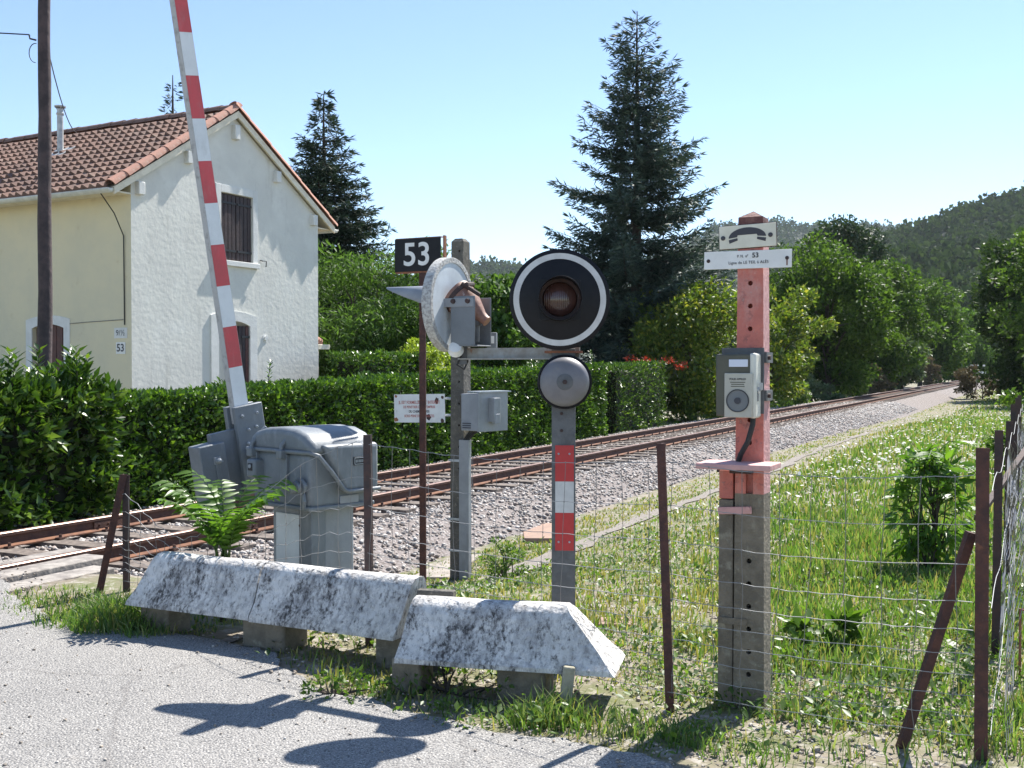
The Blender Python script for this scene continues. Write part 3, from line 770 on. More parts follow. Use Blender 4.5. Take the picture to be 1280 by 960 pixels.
# cable clipped down the corner, hook, vent
MB().tube([(XE - 0.02, 0.25, ZE - 0.05), (-0.2, 0.2, 4.45), (-0.03, 0.16, 4.05), (-0.02, 0.16, 2.4)], 0.011, 5).build('cable', MAT['iron_black'], house)
MB().tube([(-0.012, 0.2, 2.5), (-0.012, 1.2, 2.47), (-0.012, 1.9, 2.44)], 0.007, 5).build('cable', MAT['wire_dull'], house)
MB().lathe([(0.0, 0.03), (0.05, 0.03), (0.05, 0.0), (0.085, 0.0), (0.085, -0.02)], Matrix.Translation((3.42, -0.01, 2.24)) @ rotm('X', 90), n=18).build('vent', MAT['limewash'], house)
MB().tube([(3.28, 0.0, 3.9), (3.28, -0.08, 3.88), (3.36, -0.1, 3.88), (3.36, -0.09, 3.76)], 0.012, 5).build('hook', MAT['wire_dull'], house)
# lean-to at the back corner
lt = MB().add([(HW - 0.05, 0.5, 2.55), (HW + 0.75, 0.5, 2.2), (HW + 0.75, 3.5, 2.2), (HW - 0.05, 3.5, 2.55), (HW - 0.05, 0.5, 2.47), (HW + 0.75, 0.5, 2.12), (HW + 0.75, 3.5, 2.12), (HW - 0.05, 3.5, 2.47)], [(0, 1, 2, 3), (7, 6, 5, 4), (0, 4, 5, 1), (1, 5, 6, 2), (2, 6, 7, 3), (3, 7, 4, 0)])
porch = lt.build('porch_roof', MAT['verge_tile'], house)
for k in range(14):
    o = bpy.data.objects.new('porch_tile', ver); link(o, porch)
    o.location = (HW + 0.72 - 0.40 * (k % 2), 0.6 + (k // 2) * 0.24, 2.2 + 0.175 * (k % 2)); o.rotation_euler = (0, -0.41, math.pi)
MB().box((HW + 0.45, 0.47, 2.1), (0.95, 0.09, 0.12)).build('porch_beam', MAT['cream_paint'], porch, bev=0.01)
MB().box((HW + 0.62, 0.6, 1.0), (0.1, 0.1, 2.1)).build('porch_post', MAT['cream_paint'], porch)

# ------------------------------------------------------------------ utility pole and its wires
pole = root('utility_pole', 'dark weathered wooden utility pole standing in the laurel in front of the house', 'utility pole', (-6.06, 14.0, -0.1))
ps = MB(); ps.tube([(0.005 * math.sin(k * 1.3) + 0.002 * k, 0.004 * math.cos(k * 2.1), k * 0.45) for k in range(21)], [0.098 - 0.0016 * k + 0.003 * math.sin(k * 2.7) for k in range(21)], 12)
ps.build('shaft', MAT['pole_wood'], pole, smooth=50)
MB().tube([(-0.08, 0, 5.93), (-0.16, 0, 5.95), (-0.17, 0, 6.0)], 0.012, 6).build('insulator_hook', MAT['iron_black'], pole)
w1 = MB().tube([(-6.23, 14.0, 5.9), (-8.5, 14.1, 6.05), (-12, 14.4, 6.5)], 0.009, 5).build('overhead_wire', MAT['iron_black']); tag(w1, 'thin black wire running left from the utility pole', 'wire')
lp = [at(50 + 8 * math.cos(a) - 3, 68 + 12 * math.sin(a), 14.0) for a in np.linspace(-1.4, -4.7, 10)]
w2 = MB().tube(lp, 0.006, 4).build('wire_loop', MAT['iron_black']); tag(w2, 'slack loop of wire hanging on the utility pole', 'wire')
q1 = at(64, 70, 14.05); q2 = at(98, 167, 22.6)
w3 = MB().tube([q1 + (q2 - q1) * k / 8 - Vector((0, 0, 0.9 * (k / 8) * (1 - k / 8))) for k in range(9)], 0.009, 4).build('service_wire', MAT['iron_black']); tag(w3, 'thin wire dropping from the utility pole to the house roof', 'wire')

# ------------------------------------------------------------------ telephone post
pb = Vector((1.145, 5.13, float(gz(1.145, 5.13)) - 0.02))
ph = root('telephone_post', 'concrete post with pink painted top carrying telephone box, signs and shelf', 'telephone post', pb, TROT)
Z0 = pb.z
def zz_(py, Y=5.12): return CAM_H - (py - HORIZON) / FPX * Y - Z0
sh = MB()
def shaft(b, z0, z1, w0, w1): b.add([(x * w / 2, y * w / 2, z) for (z, w) in ((z0, w0), (z1, w1)) for (x, y) in ((-1, -1), (1, -1), (1, 1), (-1, 1))], [(3, 2, 1, 0), (4, 5, 6, 7), (0, 1, 5, 4), (1, 2, 6, 5), (2, 3, 7, 6), (3, 0, 4, 7)])
zp = zz_(616)
shaft(sh, -0.3, zp, 0.150, 0.136)
low = sh.build('post', MAT['concrete'], ph)
sh = MB(); shaft(sh, zp, zz_(283), 0.1365, 0.118)
up = sh.build('post_top', MAT['pink_paint'], ph); up.data.materials.append(MAT['pink_worn_lit'])
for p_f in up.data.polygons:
    if p_f.normal.x > 0.7: p_f.material_index = 1  # right face: worn paint, with the sun's brightness put into its colour
ch = MB(); [ch.cyl((0.0, -0.2, z), (0.0, -0.02, z), 0.0125, n=10) for z in [zz_(880) + 0.15 + k * 0.107 for k in range(6)]]
cut(low, ch)
ch = MB(); [ch.cyl((0.0, -0.2, z), (0.0, -0.015, z), 0.012, n=10) for z in [zz_(355) - k * 0.107 for k in range(8)]]
ch.box((0.0, -0.06, zp + 0.05), (0.035, 0.05, 0.12))
cut(up, ch)
sh = MB(); shaft(sh, zz_(283), zz_(273), 0.118, 0.116)
sh.add([(-.058, -.058, zz_(273)), (.058, -.058, zz_(273)), (.058, .058, zz_(273)), (-.058, .058, zz_(273)), (0, 0, zz_(264))], [(0, 1, 4), (1, 2, 4), (2, 3, 4), (3, 0, 4)])
sh.build('post_cap', MAT['cap_brown'], ph)
# cable cover down the left side
cv = MB().add([(x, y, z) for z, o in ((-0.3, 0.0), (zz_(625), 0.006)) for (x, y) in ((-0.155 + o, -0.055), (-0.078, -0.066), (-0.078, 0.06), (-0.155 + o, 0.05))], [(3, 2, 1, 0), (4, 5, 6, 7), (0, 1, 5, 4), (1, 2, 6, 5), (2, 3, 7, 6), (3, 0, 4, 7)])
cvo = cv.build('cable_cover', MAT['concrete'], ph, bev=0.004)
MB().box((-0.113, -0.003, zz_(606)), (0.068, 0.112, 0.135)).build('cover_top', MAT['pink_paint'], ph, bev=0.004)
MB().box((-0.115, 0, zz_(589)), (0.095, 0.10, 0.018)).build('cover_cap', MAT['rust_dark'], ph, bev=0.003)
bd = MB().box((-0.065, -0.083, zz_(637)), (0.16, 0.014, 0.034), rotm('Y', -4)).build('clamp_band', MAT['pink_pale'], ph, bev=0.003)
MB().cyl((-0.0, -0.10, zz_(634)), (-0.0, -0.08, zz_(634)), 0.012, n=6).build('bolt', MAT['pink_pale'], bd)
MB().box((-0.078, -0.074, zz_(776)), (0.14, 0.008, 0.03)).build('clamp_band', MAT['concrete'], ph)
# telephone sign
M = rotm('Y', -1.5)
zs = zz_(297)
ts = MB().box((-0.012, -0.068, zs), (0.268, 0.008, 0.108), M).build('telephone_sign', MAT['enamel_cream'], ph, bev=0.002)
MB().box((-0.012, -0.0635, zs), (0.274, 0.006, 0.114), M).build('sign_edge', MAT['rust_dark'], ts)
dome = [(0.088 * math.cos(a), 0.006 + 0.047 * math.sin(a)) for a in np.linspace(0, math.pi, 21)] + [(-0.048, 0.010), (-0.045, 0.019), (0.045, 0.019), (0.048, 0.010)]
MS = Matrix.Translation((-0.012, -0.0722, zs - 0.012)) @ M @ MX
hs = MB().prism(dome, 0.0012, MS)
hs.prism([(-0.088, -0.001), (-0.085, -0.018), (-0.045, -0.005), (-0.047, 0.006)], 0.0012, MS)
hs.prism([(0.088, -0.001), (0.085, -0.018), (0.045, -0.005), (0.047, 0.006)], 0.0012, MS)
hs.build('handset_symbol', MAT['letter_grey'], ts)
for sx in (-0.115, 0.108):
    MB().lathe([(0.011, 0), (0.010, 0.006), (0.004, 0.009), (0, 0.009)], Matrix.Translation((-0.012 + sx, -0.072, zs - 0.002 + 0.026 * sx)) @ rotm('X', 90), n=12).build('bolt', MAT['letter_grey'], ts, smooth=40)
# line sign
zs = zz_(326)
ls = MB().box((-0.012, -0.072, zs), (0.412, 0.006, 0.084), rotm('Y', 0.6)).build('line_sign', MAT['sign_white'], ph, bev=0.0015)
lettering('P. N.  nº', 0.019, MAT['letter_grey'], ls, (-0.033, -0.0762, zs + 0.016), sx=0.8)
lettering('53', 0.032, MAT['letter_black'], ls, (0.027, -0.0762, zs + 0.018), bold=0.0006)
lettering('Ligne de LE TEIL à ALÈS', 0.0195, MAT['letter_grey'], ls, (-0.006, -0.0762, zs - 0.014), sx=0.9, spacing=1.08)
for sx in (-0.185, 0.185):
    MB().lathe([(0.009, 0), (0.008, 0.005), (0.003, 0.008), (0, 0.008)], Matrix.Translation((-0.012 + sx, -0.075, zs + 0.0)) @ rotm('X', 90), n=12).build('bolt', MAT['rust_dark'], ls, smooth=40)
MB().box((-0.012 + 0.185, -0.0755, zs - 0.02), (0.006, 0.0012, 0.028)).build('rust_run', MAT['rust_orange'], ls)
# telephone box on its back plate
bz0, bz1 = zz_(519), zz_(443)
bp = MB().box((-0.032, -0.070, (bz0 + bz1) / 2 + 0.02), (0.20, 0.012, bz1 - bz0 + 0.02)).build('back_plate', MAT['steel_post'], ph, bev=0.002)
for z in (zz_(447), zz_(494)):
    MB().box((0.073, 0.0, z), (0.012, 0.13, 0.05)).build('strap', MAT['steel_post'], bp)
    MB().cyl((0.075, -0.035, z), (0.092, -0.035, z), 0.011, n=6).build('bolt', MAT['rust_dark'], bp)
bx_ = MB().box((-0.0505, -0.126, (bz0 + bz1) / 2), (0.165, 0.10, bz1 - bz0)).build('telephone_box', MAT['phone_olive'], ph, bev=0.008)
MB().box((0.040, -0.124, (bz0 + bz1) / 2 - 0.002), (0.030, 0.108, bz1 - bz0 + 0.012)).build('side_cover', MAT['phone_cream'], bx_, bev=0.010)
MB().box((-0.0235, -0.182, bz0 + 0.098), (0.131, 0.014, 0.205)).build('door', MAT['phone_front'], bx_, bev=0.004)
MB().box((-0.026, -0.1775, bz1 - 0.042), (0.088, 0.004, 0.034)).build('label_window', MAT['label_blue'], bx_, bev=0.001)
MSP = Matrix.Translation((-0.026, -0.189, bz0 + 0.073)) @ rotm('X', 90)
spk = MB().lathe([(0.052, -0.004), (0.052, 0.003), (0.049, 0.004), (0.047, 0.001), (0.016, 0.002), (0.014, 0.006), (0, 0.006)], MSP, n=36).build('speaker', MAT['speaker_grey'], bx_, smooth=35)
MB().lathe([(0.053, -0.001), (0.053, 0.005), (0.049, 0.005), (0.049, -0.001)], MSP, n=36).build('ring', MAT['letter_black'], spk, smooth=30)
MB().lathe([(0.015, 0.006), (0.015, 0.0075), (0.0, 0.0075)], MSP, n=20).build('hub', MAT['letter_grey'], spk)
lettering('POUR APPELER', 0.0135, MAT['letter_grey'], bx_, (-0.026, -0.190, bz0 + 0.172), sx=0.85)
tl = MB()
for k, w in enumerate((0.07, 0.06, 0.064)): tl.box((-0.026, -0.1896, bz0 + 0.158 - 0.0095 * k), (w, 0.001, 0.0038))
tl.build('small_print', MAT['phone_olive'], bx_)
kk = MB().lathe([(0.0, 0.006), (0.014, 0.006), (0.016, 0.0)], Matrix.Translation((0.0555, -0.135, bz0 + 0.12)) @ rotm('Y', 90), n=16)
kk.box((0.066, -0.135, bz0 + 0.138), (0.010, 0.008, 0.036)); kk.tube([(0.06, -0.135, bz0 + 0.12), (0.075, -0.14, bz0 + 0.125), (0.075, -0.14, bz0 + 0.155)], 0.004, 6)
kk.build('latch', MAT['zinc'], bx_)
MB().box((0.0555, -0.137, bz0 + 0.095), (0.004, 0.03, 0.05)).build('keyhole_cover', MAT['speaker_grey'], bx_, bev=0.001)
MB().tube([(0.028, -0.10, bz0 + 0.02), (0.026, -0.115, bz0 - 0.04), (0.005, -0.12, bz0 - 0.12), (-0.03, -0.11, bz0 - 0.18), (-0.045, -0.10, bz0 - 0.22)], 0.0125, 10).build('cable', MAT['black_rubber'], ph, smooth=60)
shf = MB().box((-0.03, -0.155, zz_(579)), (0.345, 0.225, 0.026)).build('shelf', MAT['pink_pale'], ph, bev=0.004)
MB().box((-0.03, -0.075, zz_(586)), (0.10, 0.10, 0.03)).build('bracket', MAT['rust_dark'], shf)
# ------------------------------------------------------------------ crossing signal (two lamps on one post, bell)
sb = Vector((0.275, 5.74, float(gz(0.275, 5.74)) - 0.02))
sg = root('crossing_signal', 'level crossing light signal with two round lamp boards and a bell', 'crossing signal', sb, R(-4))
Z0 = sb.z
S = 5.72 / FPX
def zq(py): return CAM_H - (py - HORIZON) * S - Z0
hz = zq(436)
p = MB(); p.box((0, 0, hz / 2 - 0.15), (0.008, 0.10, hz + 0.3))
p.box((0, -0.054, hz / 2 - 0.15), (0.124, 0.009, hz + 0.3)); p.box((0, 0.054, hz / 2 - 0.15), (0.124, 0.009, hz + 0.3))
p.box((-0.058, -0.046, hz / 2 - 0.15), (0.008, 0.012, hz + 0.3)); p.box((0.058, -0.046, hz / 2 - 0.15), (0.008, 0.012, hz + 0.3))
p.build('post', MAT['steel_post'], sg, bev=0.002)
for (y0, y1, m) in ((556, 601, 'reflect_red'), (601, 640, 'reflect_white'), (640, 687, 'reflect_red')):
    za, zb = zq(y1), zq(y0)
    pl = MB().box((0.006, -0.0615, (za + zb) / 2), (0.098, 0.004, zb - za - 0.0006)).build('reflective_plate', MAT[m], sg)
    if m == 'reflect_red':
        for sx in (-0.025, 0.032): MB().lathe([(0.006, 0), (0.004, 0.004), (0, 0.004)], Matrix.Translation((sx, -0.0635, (zb - 0.045) if y0 < 600 else za + 0.045)) @ rotm('X', 90), n=10).build('bolt', MAT['galvanised'], pl)
for z in (zq(493) - 0.1, zq(493) - 0.19): MB().lathe([(0.009, 0), (0.008, 0.006), (0, 0.007)], Matrix.Translation((-0.01, -0.0585, z)) @ rotm('X', 90), n=8).build('bolt', MAT['rust_dark'], sg)
# board facing the road
zc = zq(376)
MF = Matrix.Translation((-0.019, -0.115, zc)) @ rotm('Z', 3) @ rotm('X', 90)      # local z -> towards the camera
bd = MB().lathe([(0, -0.012), (0.262, -0.012), (0.262, 0.006), (0.256, 0.010), (0.0, 0.010)], MF, n=72).build('backing_board', MAT['sign_black'], sg, smooth=35)
MB().lathe([(0.241, 0.009), (0.241, 0.0115), (0.211, 0.0115), (0.211, 0.009)], MF, n=72).build('white_ring', MAT['reflect_white'], bd, smooth=35)
q = MB(); rr = 0.014
poly = []
for (cx, cy, a0) in ((1, 1, 0), (-1, 1, 90), (-1, -1, 180), (1, -1, 270)):
    for k in range(4):
        w = R(a0 + 30 * k); poly.append((cx * (0.108 - rr) + rr * math.cos(w), cy * (0.108 - rr) + rr * math.sin(w)))
q.prism(poly, 0.010, MF @ Matrix.Translation((0, 0, 0.010)))
lamp = q.build('lamp_mount', MAT['sign_black'], bd, bev=0.002)
hd = MB().lathe([(0.112, 0.02), (0.112, 0.13)], MF, n=48)
hd.lathe([(0.112, 0.12), (0.112, 0.17)], MF, n=28, arc=R(190), a0=R(-5))
hdo = hd.build('lamp_hood', MAT['sign_black'], bd, smooth=40)
sd_ = hdo.modifiers.new('thick', 'SOLIDIFY'); sd_.thickness = 0.004
MB().lathe([(0.112, 0.02), (0.112, 0.032), (0.091, 0.032), (0.089, 0.024)], MF, n=48).build('lens_ring', MAT['rust_dark'], bd, smooth=40)
ln = MB()
prof = [(0.0895 * math.sin(a), 0.022 + 0.035 * math.cos(a)) for a in np.linspace(math.pi / 2, 0, 9)]
ln.lathe(prof, MF, n=40)
le = ln.build('lens', MAT['lens_red'], bd, smooth=60)
rb_ = MB()
for k in range(-8, 9):                                  # pressed ribs of the lens
    x = k * 0.0098; h = math.sqrt(max(0.0, 0.086 ** 2 - x * x))
    pts = [tuple(MF @ Vector((x, yv, 0.022 + 0.0355 * math.sqrt(max(0, 1 - (x * x + yv * yv) / 0.0895 ** 2)))) ) for yv in np.linspace(-h, h, 9)]
    rb_.tube(pts, 0.0024, 5)
tag(rb_.build('lens_ribs', MAT['lens_red'], bd, smooth=60), kind='stuff')
# bell
MBm = Matrix.Translation((0.007, -0.10, zq(477))) @ rotm('Z', 2) @ rotm('X', 90)
bell = MB().lathe([(0.0, 0.066), (0.03, 0.065), (0.075, 0.056), (0.108, 0.040), (0.126, 0.02), (0.131, 0.0), (0.128, 0.0), (0.12, 0.018)], MBm, n=56).build('bell', MAT['bell_metal'], sg, smooth=45)
MB().lathe([(0.143, -0.03), (0.143, 0.002), (0.134, 0.006), (0.130, -0.03), (0.0, -0.03)], MBm, n=56).build('rim', MAT['sign_black'], bell, smooth=40)
MB().lathe([(0.043, 0.060), (0.043, 0.068), (0.040, 0.070), (0.012, 0.070), (0.012, 0.08), (0.0, 0.081)], MBm, n=30).build('boss', MAT['steel_post'], bell, smooth=35)
MB().lathe([(0.013, 0.07), (0.013, 0.084), (0, 0.084)], MBm, n=6).build('nut', MAT['rust_dark'], bell)
# cross arm of angle iron to the second lamp
C2 = Vector((-0.335, 6.10, 0)) - sb
C2 = Matrix.Rotation(R(4), 4, 'Z') @ Vector((C2.x, C2.y, 0))      # into the signal's own frame
a0 = Vector((0.085, -0.005, zq(441))); a1 = Vector((C2.x + 0.05, C2.y - 0.02, zq(441)))
dv = (a1 - a0); Lm = dv.length; MA = frame(a0, dv, (0, 0, 1))
arm = MB(); arm.box((0, 0, 0), (0.001, 0.001, 0.001))
arm = MB().add([(x, y, z) for z in (0, Lm) for (x, y) in ((0.03, -0.004), (-0.03, -0.004), (-0.03, 0.004), (0.03, 0.004))], [(3, 2, 1, 0), (4, 5, 6, 7), (0, 1, 5, 4), (1, 2, 6, 5), (2, 3, 7, 6), (3, 0, 4, 7)], MA)
arm.add([(x, y, z) for z in (0, Lm) for (x, y) in ((-0.034, -0.035), (-0.026, -0.035), (-0.026, 0.035), (-0.034, 0.035))], [(3, 2, 1, 0), (4, 5, 6, 7), (0, 1, 5, 4), (1, 2, 6, 5), (2, 3, 7, 6), (3, 0, 4, 7)], MA)
arm.build('cross_arm', MAT['arm_paint'], sg)
MB().box((0.0, 0.0, zq(440)), (0.20, 0.13, 0.012)).build('arm_seat', MAT['rust_orange'], sg)
# second board, seen from behind: it faces left and away
z2 = CAM_H + (460 - 381) * 6.1 / FPX - Z0
a_ = R(4)
b_dir = Matrix.Rotation(a_, 4, 'Z') @ Vector((0.906, -0.423, 0)); u_dir = Matrix.Rotation(a_, 4, 'Z') @ Vector((0.423, 0.906, 0))
M2 = frame((C2.x, C2.y, z2), b_dir, u_dir)           # local z = back of the board, x = u, y = up or down
if (M2 @ Vector((0, 1, 0)) - M2 @ Vector((0, 0, 0))).z < 0: M2 = M2 @ rotm('Z', 180)
b2 = MB().lathe([(0.0, 0.0), (0.262, 0.0)], M2, n=72).build('backing_board', MAT['disc_back'], sg)
MB().lathe([(0.262, 0.004), (0.266, 0.003), (0.266, -0.05), (0.255, -0.052), (0.0, -0.052)], M2, n=72).build('rim', MAT['lichen_rim'], b2, smooth=40)
MB().lathe([(0.262, 0.001), (0.262, 0.0045), (0.236, 0.0045), (0.236, 0.001)], M2, n=72).build('edge_band', MAT['lichen_rim'], b2)
hood = MB().lathe([(0.112, 0.052), (0.112, 0.10), (0.112, 0.40)], M2 @ rotm('X', 180) , n=28, arc=R(360))
hv = []
ho = hood.build('lamp_hood', MAT['grey_pale'], b2, smooth=40)
# trim the visor: long on top, cut back below
Minv = M2.inverted()
for v in ho.data.vertices:
    l = Minv @ v.co
    if l.z < -0.2:
        up_ = l.y / 0.112
        l.z = -0.06 - 0.36 * max(0.0, min(1.0, (up_ + 0.15) / 1.1)) ** 0.9
        v.co = M2 @ l
sd_ = ho.modifiers.new('thick', 'SOLIDIFY'); sd_.thickness = 0.003
# bracket: two cheeks and a foot
br = MB()
for xx in (-0.095, 0.105):
    br.box((xx, -0.095, 0.115), (0.007, 0.27, 0.15), None)
br.box((0.005, -0.233, 0.115), (0.207, 0.007, 0.15))
bb = MB(); bb.add(br.v, br.f, M2); bro = bb.build('lamp_bracket', MAT['grey_paint'], b2, bev=0.003)
bb = MB().add(MB().box((-0.10, 0.005, 0.085), (0.010, 0.05, 0.20)).v, MB().box((0, 0, 0), (1, 1, 1)).f, M2); bb.build('bracket_strap', MAT['grey_pale'], bro, bev=0.003)
for (xx, zz2) in ((-0.106, 0.06), (-0.106, 0.15), (0.115, 0.15)):
    MB().lathe([(0.015, 0), (0.013, 0.01), (0, 0.012)], M2 @ Matrix.Translation((xx, 0.012, zz2)) @ rotm('Y', -90 if xx < 0 else 90), n=8).build('bolt', MAT['rust_dark'], bro)
# lamp housing: bulging copper-brown body tapering down to the cable entry
lh = MB()
Mh = M2 @ Matrix.Translation((0.0, 0.055, 0.02)) @ rotm('X', 38)
lh.lathe([(0.10, 0.0), (0.10, 0.03), (0.092, 0.07), (0.075, 0.12), (0.052, 0.17), (0.034, 0.205), (0.028, 0.235), (0.030, 0.25), (0.0, 0.255)], Mh, n=28)
lho = lh.build('lamp_housing', MAT['lamp_copper'], b2, smooth=50)
cl = MB().lathe([(0.103, 0.02), (0.103, 0.045), (0.096, 0.045)], Mh, n=28); cl.cyl(Mh @ Vector((-0.06, 0.09, 0.02)), Mh @ Vector((-0.04, 0.10, 0.14)), 0.012, n=6); cl.cyl(Mh @ Vector((0.05, 0.10, 0.03)), Mh @ Vector((-0.07, 0.105, 0.05)), 0.012, n=6)
cl.build('clamp', MAT['rust_dark'], lho)
MB().lathe([(0.024, 0), (0.030, 0.01), (0.030, 0.03), (0.02, 0.035), (0.018, 0.12)], M2 @ Matrix.Translation((0.0, -0.09, 0.15)) @ rotm('X', 90), n=14).build('cable_gland', MAT['steel_post'], lho, smooth=40)
st_ = MB().box((C2.x + 0.06, C2.y - 0.02, (zq(441) + z2 - 0.2) / 2), (0.05, 0.05, abs(z2 - 0.2 - zq(441)) + 0.12)).build('stem', MAT['steel_post'], b2)
MB().lathe([(0.0, 0.05), (0.035, 0.04), (0.045, 0.0), (0, 0)], Matrix.Translation((C2.x + 0.03, C2.y - 0.09, zq(437))) @ rotm('X', 60), n=16).build('junction_cap', MAT['sign_white'], b2, smooth=50)
tb = MB().box((C2.x + 0.215, C2.y + 0.10, zq(424)), (0.055, 0.06, 0.10)).build('terminal_box', MAT['grey_paint'], b2, bev=0.004)
MB().box((C2.x + 0.215, C2.y + 0.068, zq(422)), (0.028, 0.004, 0.042)).build('label_plate', MAT['sign_white'], tb)
MB().tube([(C2.x + 0.06, C2.y - 0.05, zq(440)), (C2.x + 0.03, C2.y - 0.05, zq(456)), (C2.x + 0.07, C2.y - 0.04, zq(462)), (C2.x + 0.09, C2.y - 0.03, zq(450))], 0.006, 6).build('cable', MAT['black_rubber'], b2)

# ------------------------------------------------------------------ number 53 sign
nb = Vector((-0.672, 8.25, float(gz(-0.672, 8.25)) - 0.02))
nsg = root('number_sign', 'black plate numbered 53 on a rusty brown iron post', 'sign', nb, TROT)
S = 8.25 / FPX; Z0 = nb.z
def zq(py): return CAM_H - (py - HORIZON) * S - Z0
p = MB().box((0.0, -0.022, zq(300) / 2 - 0.1), (0.055, 0.007, zq(300) + 0.2)); p.box((0.0, 0.004, zq(300) / 2 - 0.1), (0.007, 0.045, zq(300) + 0.2))
p.build('post', MAT['rust'], nsg)
zs = zq(319)
pl = MB().box((-0.035, -0.034, zs), (0.405, 0.008, 0.25)).build('plate', MAT['sign_black'], nsg, bev=0.002)
fr = MB().box((-0.035, -0.012, zs - 0.13), (0.40, 0.035, 0.012)); fr.box((0.19, -0.012, zs + 0.005), (0.012, 0.035, 0.265)); fr.box((-0.235, -0.012, zs), (0.01, 0.035, 0.25)); fr.box((-0.035, -0.012, zs + 0.128), (0.40, 0.035, 0.008))
fr.build('frame', MAT['rust_orange'], pl)
lettering('53', 0.245, MAT['sign_white'], pl, (-0.04, -0.0395, zs - 0.004), bold=0.0035, sx=1.0, spacing=1.02)

# ------------------------------------------------------------------ concrete post with cabinet, duct and notice
cb = Vector((-0.475, 10.0, float(gz(-0.475, 10.0)) - 0.02))
cp = root('equipment_post', 'weathered concrete post with grey cabinet, pale cable duct and rusty notice plate', 'equipment post', cb, TROT)
S = 10.0 / FPX; Z0 = cb.z
def zq(py): return CAM_H - (py - HORIZON) * S - Z0
hp = zq(299)
b = MB(); shaft(b, -0.2, hp - 0.03, 0.15, 0.125)
b.add([(x * w / 2, y * w / 2, z) for (z, w) in ((hp - 0.03, 0.125), (hp, 0.075)) for (x, y) in ((-1, -1), (1, -1), (1, 1), (-1, 1))], [(4, 5, 6, 7), (0, 1, 5, 4), (1, 2, 6, 5), (2, 3, 7, 6), (3, 0, 4, 7)])
po = b.build('post', MAT['concrete_dark'], cp)
ch = MB(); [ch.cyl((0.02, -0.2, z), (0.02, -0.02, z), 0.011, n=8) for z in [hp - 0.12 - k * 0.2 for k in range(11)]]
cut(po, ch)
d = MB()
zt = zq(549)
for (c, s_) in (((0.085, -0.095), (0.10, 0.008)), ((0.131, -0.07), (0.008, 0.05)), ((0.039, -0.07), (0.008, 0.05))): d.box((c[0], c[1], zt / 2 - 0.05), (s_[0], s_[1], zt + 0.1))
d.build('cable_duct', MAT['grey_pale'], cp, bev=0.002)
for py in (575, 648, 687): MB().box((0.0, -0.082, zq(py)), (0.165, 0.006, 0.022)).build('clamp_band', MAT['galvanised'], cp)
# cabinet turned to the right
cab = MB().box((0, 0, 0), (0.20, 0.40, 0.335))
Mc = Matrix.Translation((0.245, -0.005, zq(514))) @ rotm('Z', -14)
k_ = MB().add(cab.v, cab.f, Mc).build('cabinet', MAT['grey_pale'], cp, bev=0.006)
dr = MB().add(MB().box((0.106, 0.0, 0.005), (0.012, 0.41, 0.36)).v, cab.f, Mc).build('cabinet_door', MAT['grey_pale'], k_, bev=0.003)
rf_ = MB().add(MB().box((0.05, 0.02, 0.185), (0.15, 0.44, 0.012)).v, cab.f, Mc).build('rain_lip', MAT['galvanised'], k_)
lk = MB().add(MB().box((0.145, -0.02, 0.02), (0.07, 0.09, 0.22)).v, cab.f, Mc)
lk.add(MB().box((0.165, -0.02, -0.06), (0.04, 0.07, 0.09)).v, cab.f, Mc)
lk.build('lock_housing', MAT['grey_pale'], k_, bev=0.004)
vt = MB(); [vt.add(MB().box((-0.03, -0.203, z), (0.10, 0.006, 0.008)).v, cab.f, Mc) for z in (-0.10, -0.12, -0.14)]
vt.build('vent_slots', MAT['letter_grey'], k_)
cbb = MB()
for k in range(4): cbb.tube([(0.16 + 0.03 * k, -0.08, zq(535)), (0.11 + 0.02 * k, -0.085, zq(543)), (0.06 + 0.015 * k, -0.08, zq(552))], 0.008, 6)
cbb.build('cables', MAT['black_rubber'], k_)
for py in (498, 519): MB().cyl((-0.13, -0.05, zq(py)), (0.18, -0.06, zq(py)), 0.012, n=8).build('fixing_bar', MAT['galvanised'], cp)
zs = zq(511)
nt_ = MB().box((-0.40, -0.075, zs), (0.55, 0.005, 0.265), rotm('Y', -1.2)).build('notice_plate', MAT['enamel_white'], cp, bev=0.001)
for (txt, sz, dz, m, sx) in (('IL EST FORMELLEMENT INTERDIT', 0.042, 0.055, 'letter_red', 0.72), ("DE PENETRER DANS L'EMPRISE", 0.034, 0.012, 'letter_red', 0.75), ('DU CHEMIN DE FER', 0.034, -0.03, 'letter_grey', 0.75), ('SOUS PEINE DE POURSUITES', 0.034, -0.072, 'letter_red', 0.75)):
    lettering(txt, sz, MAT[m], nt_, (-0.40, -0.0785, zs + dz), sx=sx, ry=-1.2, bold=0.0003)
for (dx, dz, w, h) in ((-0.255, -0.11, 0.05, 0.045), (0.25, -0.11, 0.04, 0.06), (0.25, 0.105, 0.03, 0.04), (-0.255, 0.11, 0.03, 0.03), (0.19, 0.075, 0.05, 0.075), (0.10, -0.08, 0.06, 0.07)):
    pg = [(dx + w / 2 * math.cos(a) * random.uniform(0.6, 1.1), dz + h / 2 * math.sin(a) * random.uniform(0.6, 1.1)) for a in np.linspace(0, 2 * math.pi, 11)[:-1]]
    MB().prism(pg, 0.0012, Matrix.Translation((-0.40, -0.0776, zs)) @ MX).build('rust_patch', MAT['rust_dark' if dx > 0.05 else 'rust_orange'], nt_)

# ------------------------------------------------------------------ barrier machine and boom
A = R(42)
e1 = Vector((math.cos(A), -math.sin(A), 0)); e2 = Vector((math.sin(A), math.cos(A), 0))
mc = Vector((-1.33, 7.1, 0)) - e1 * 0.33 + e2 * 0.265
zb = float(gz(mc.x, mc.y)) - 0.02
mach = root('barrier_machine', 'grey level crossing barrier machine with raised red and white boom', 'barrier', (mc.x, mc.y, zb), -A)
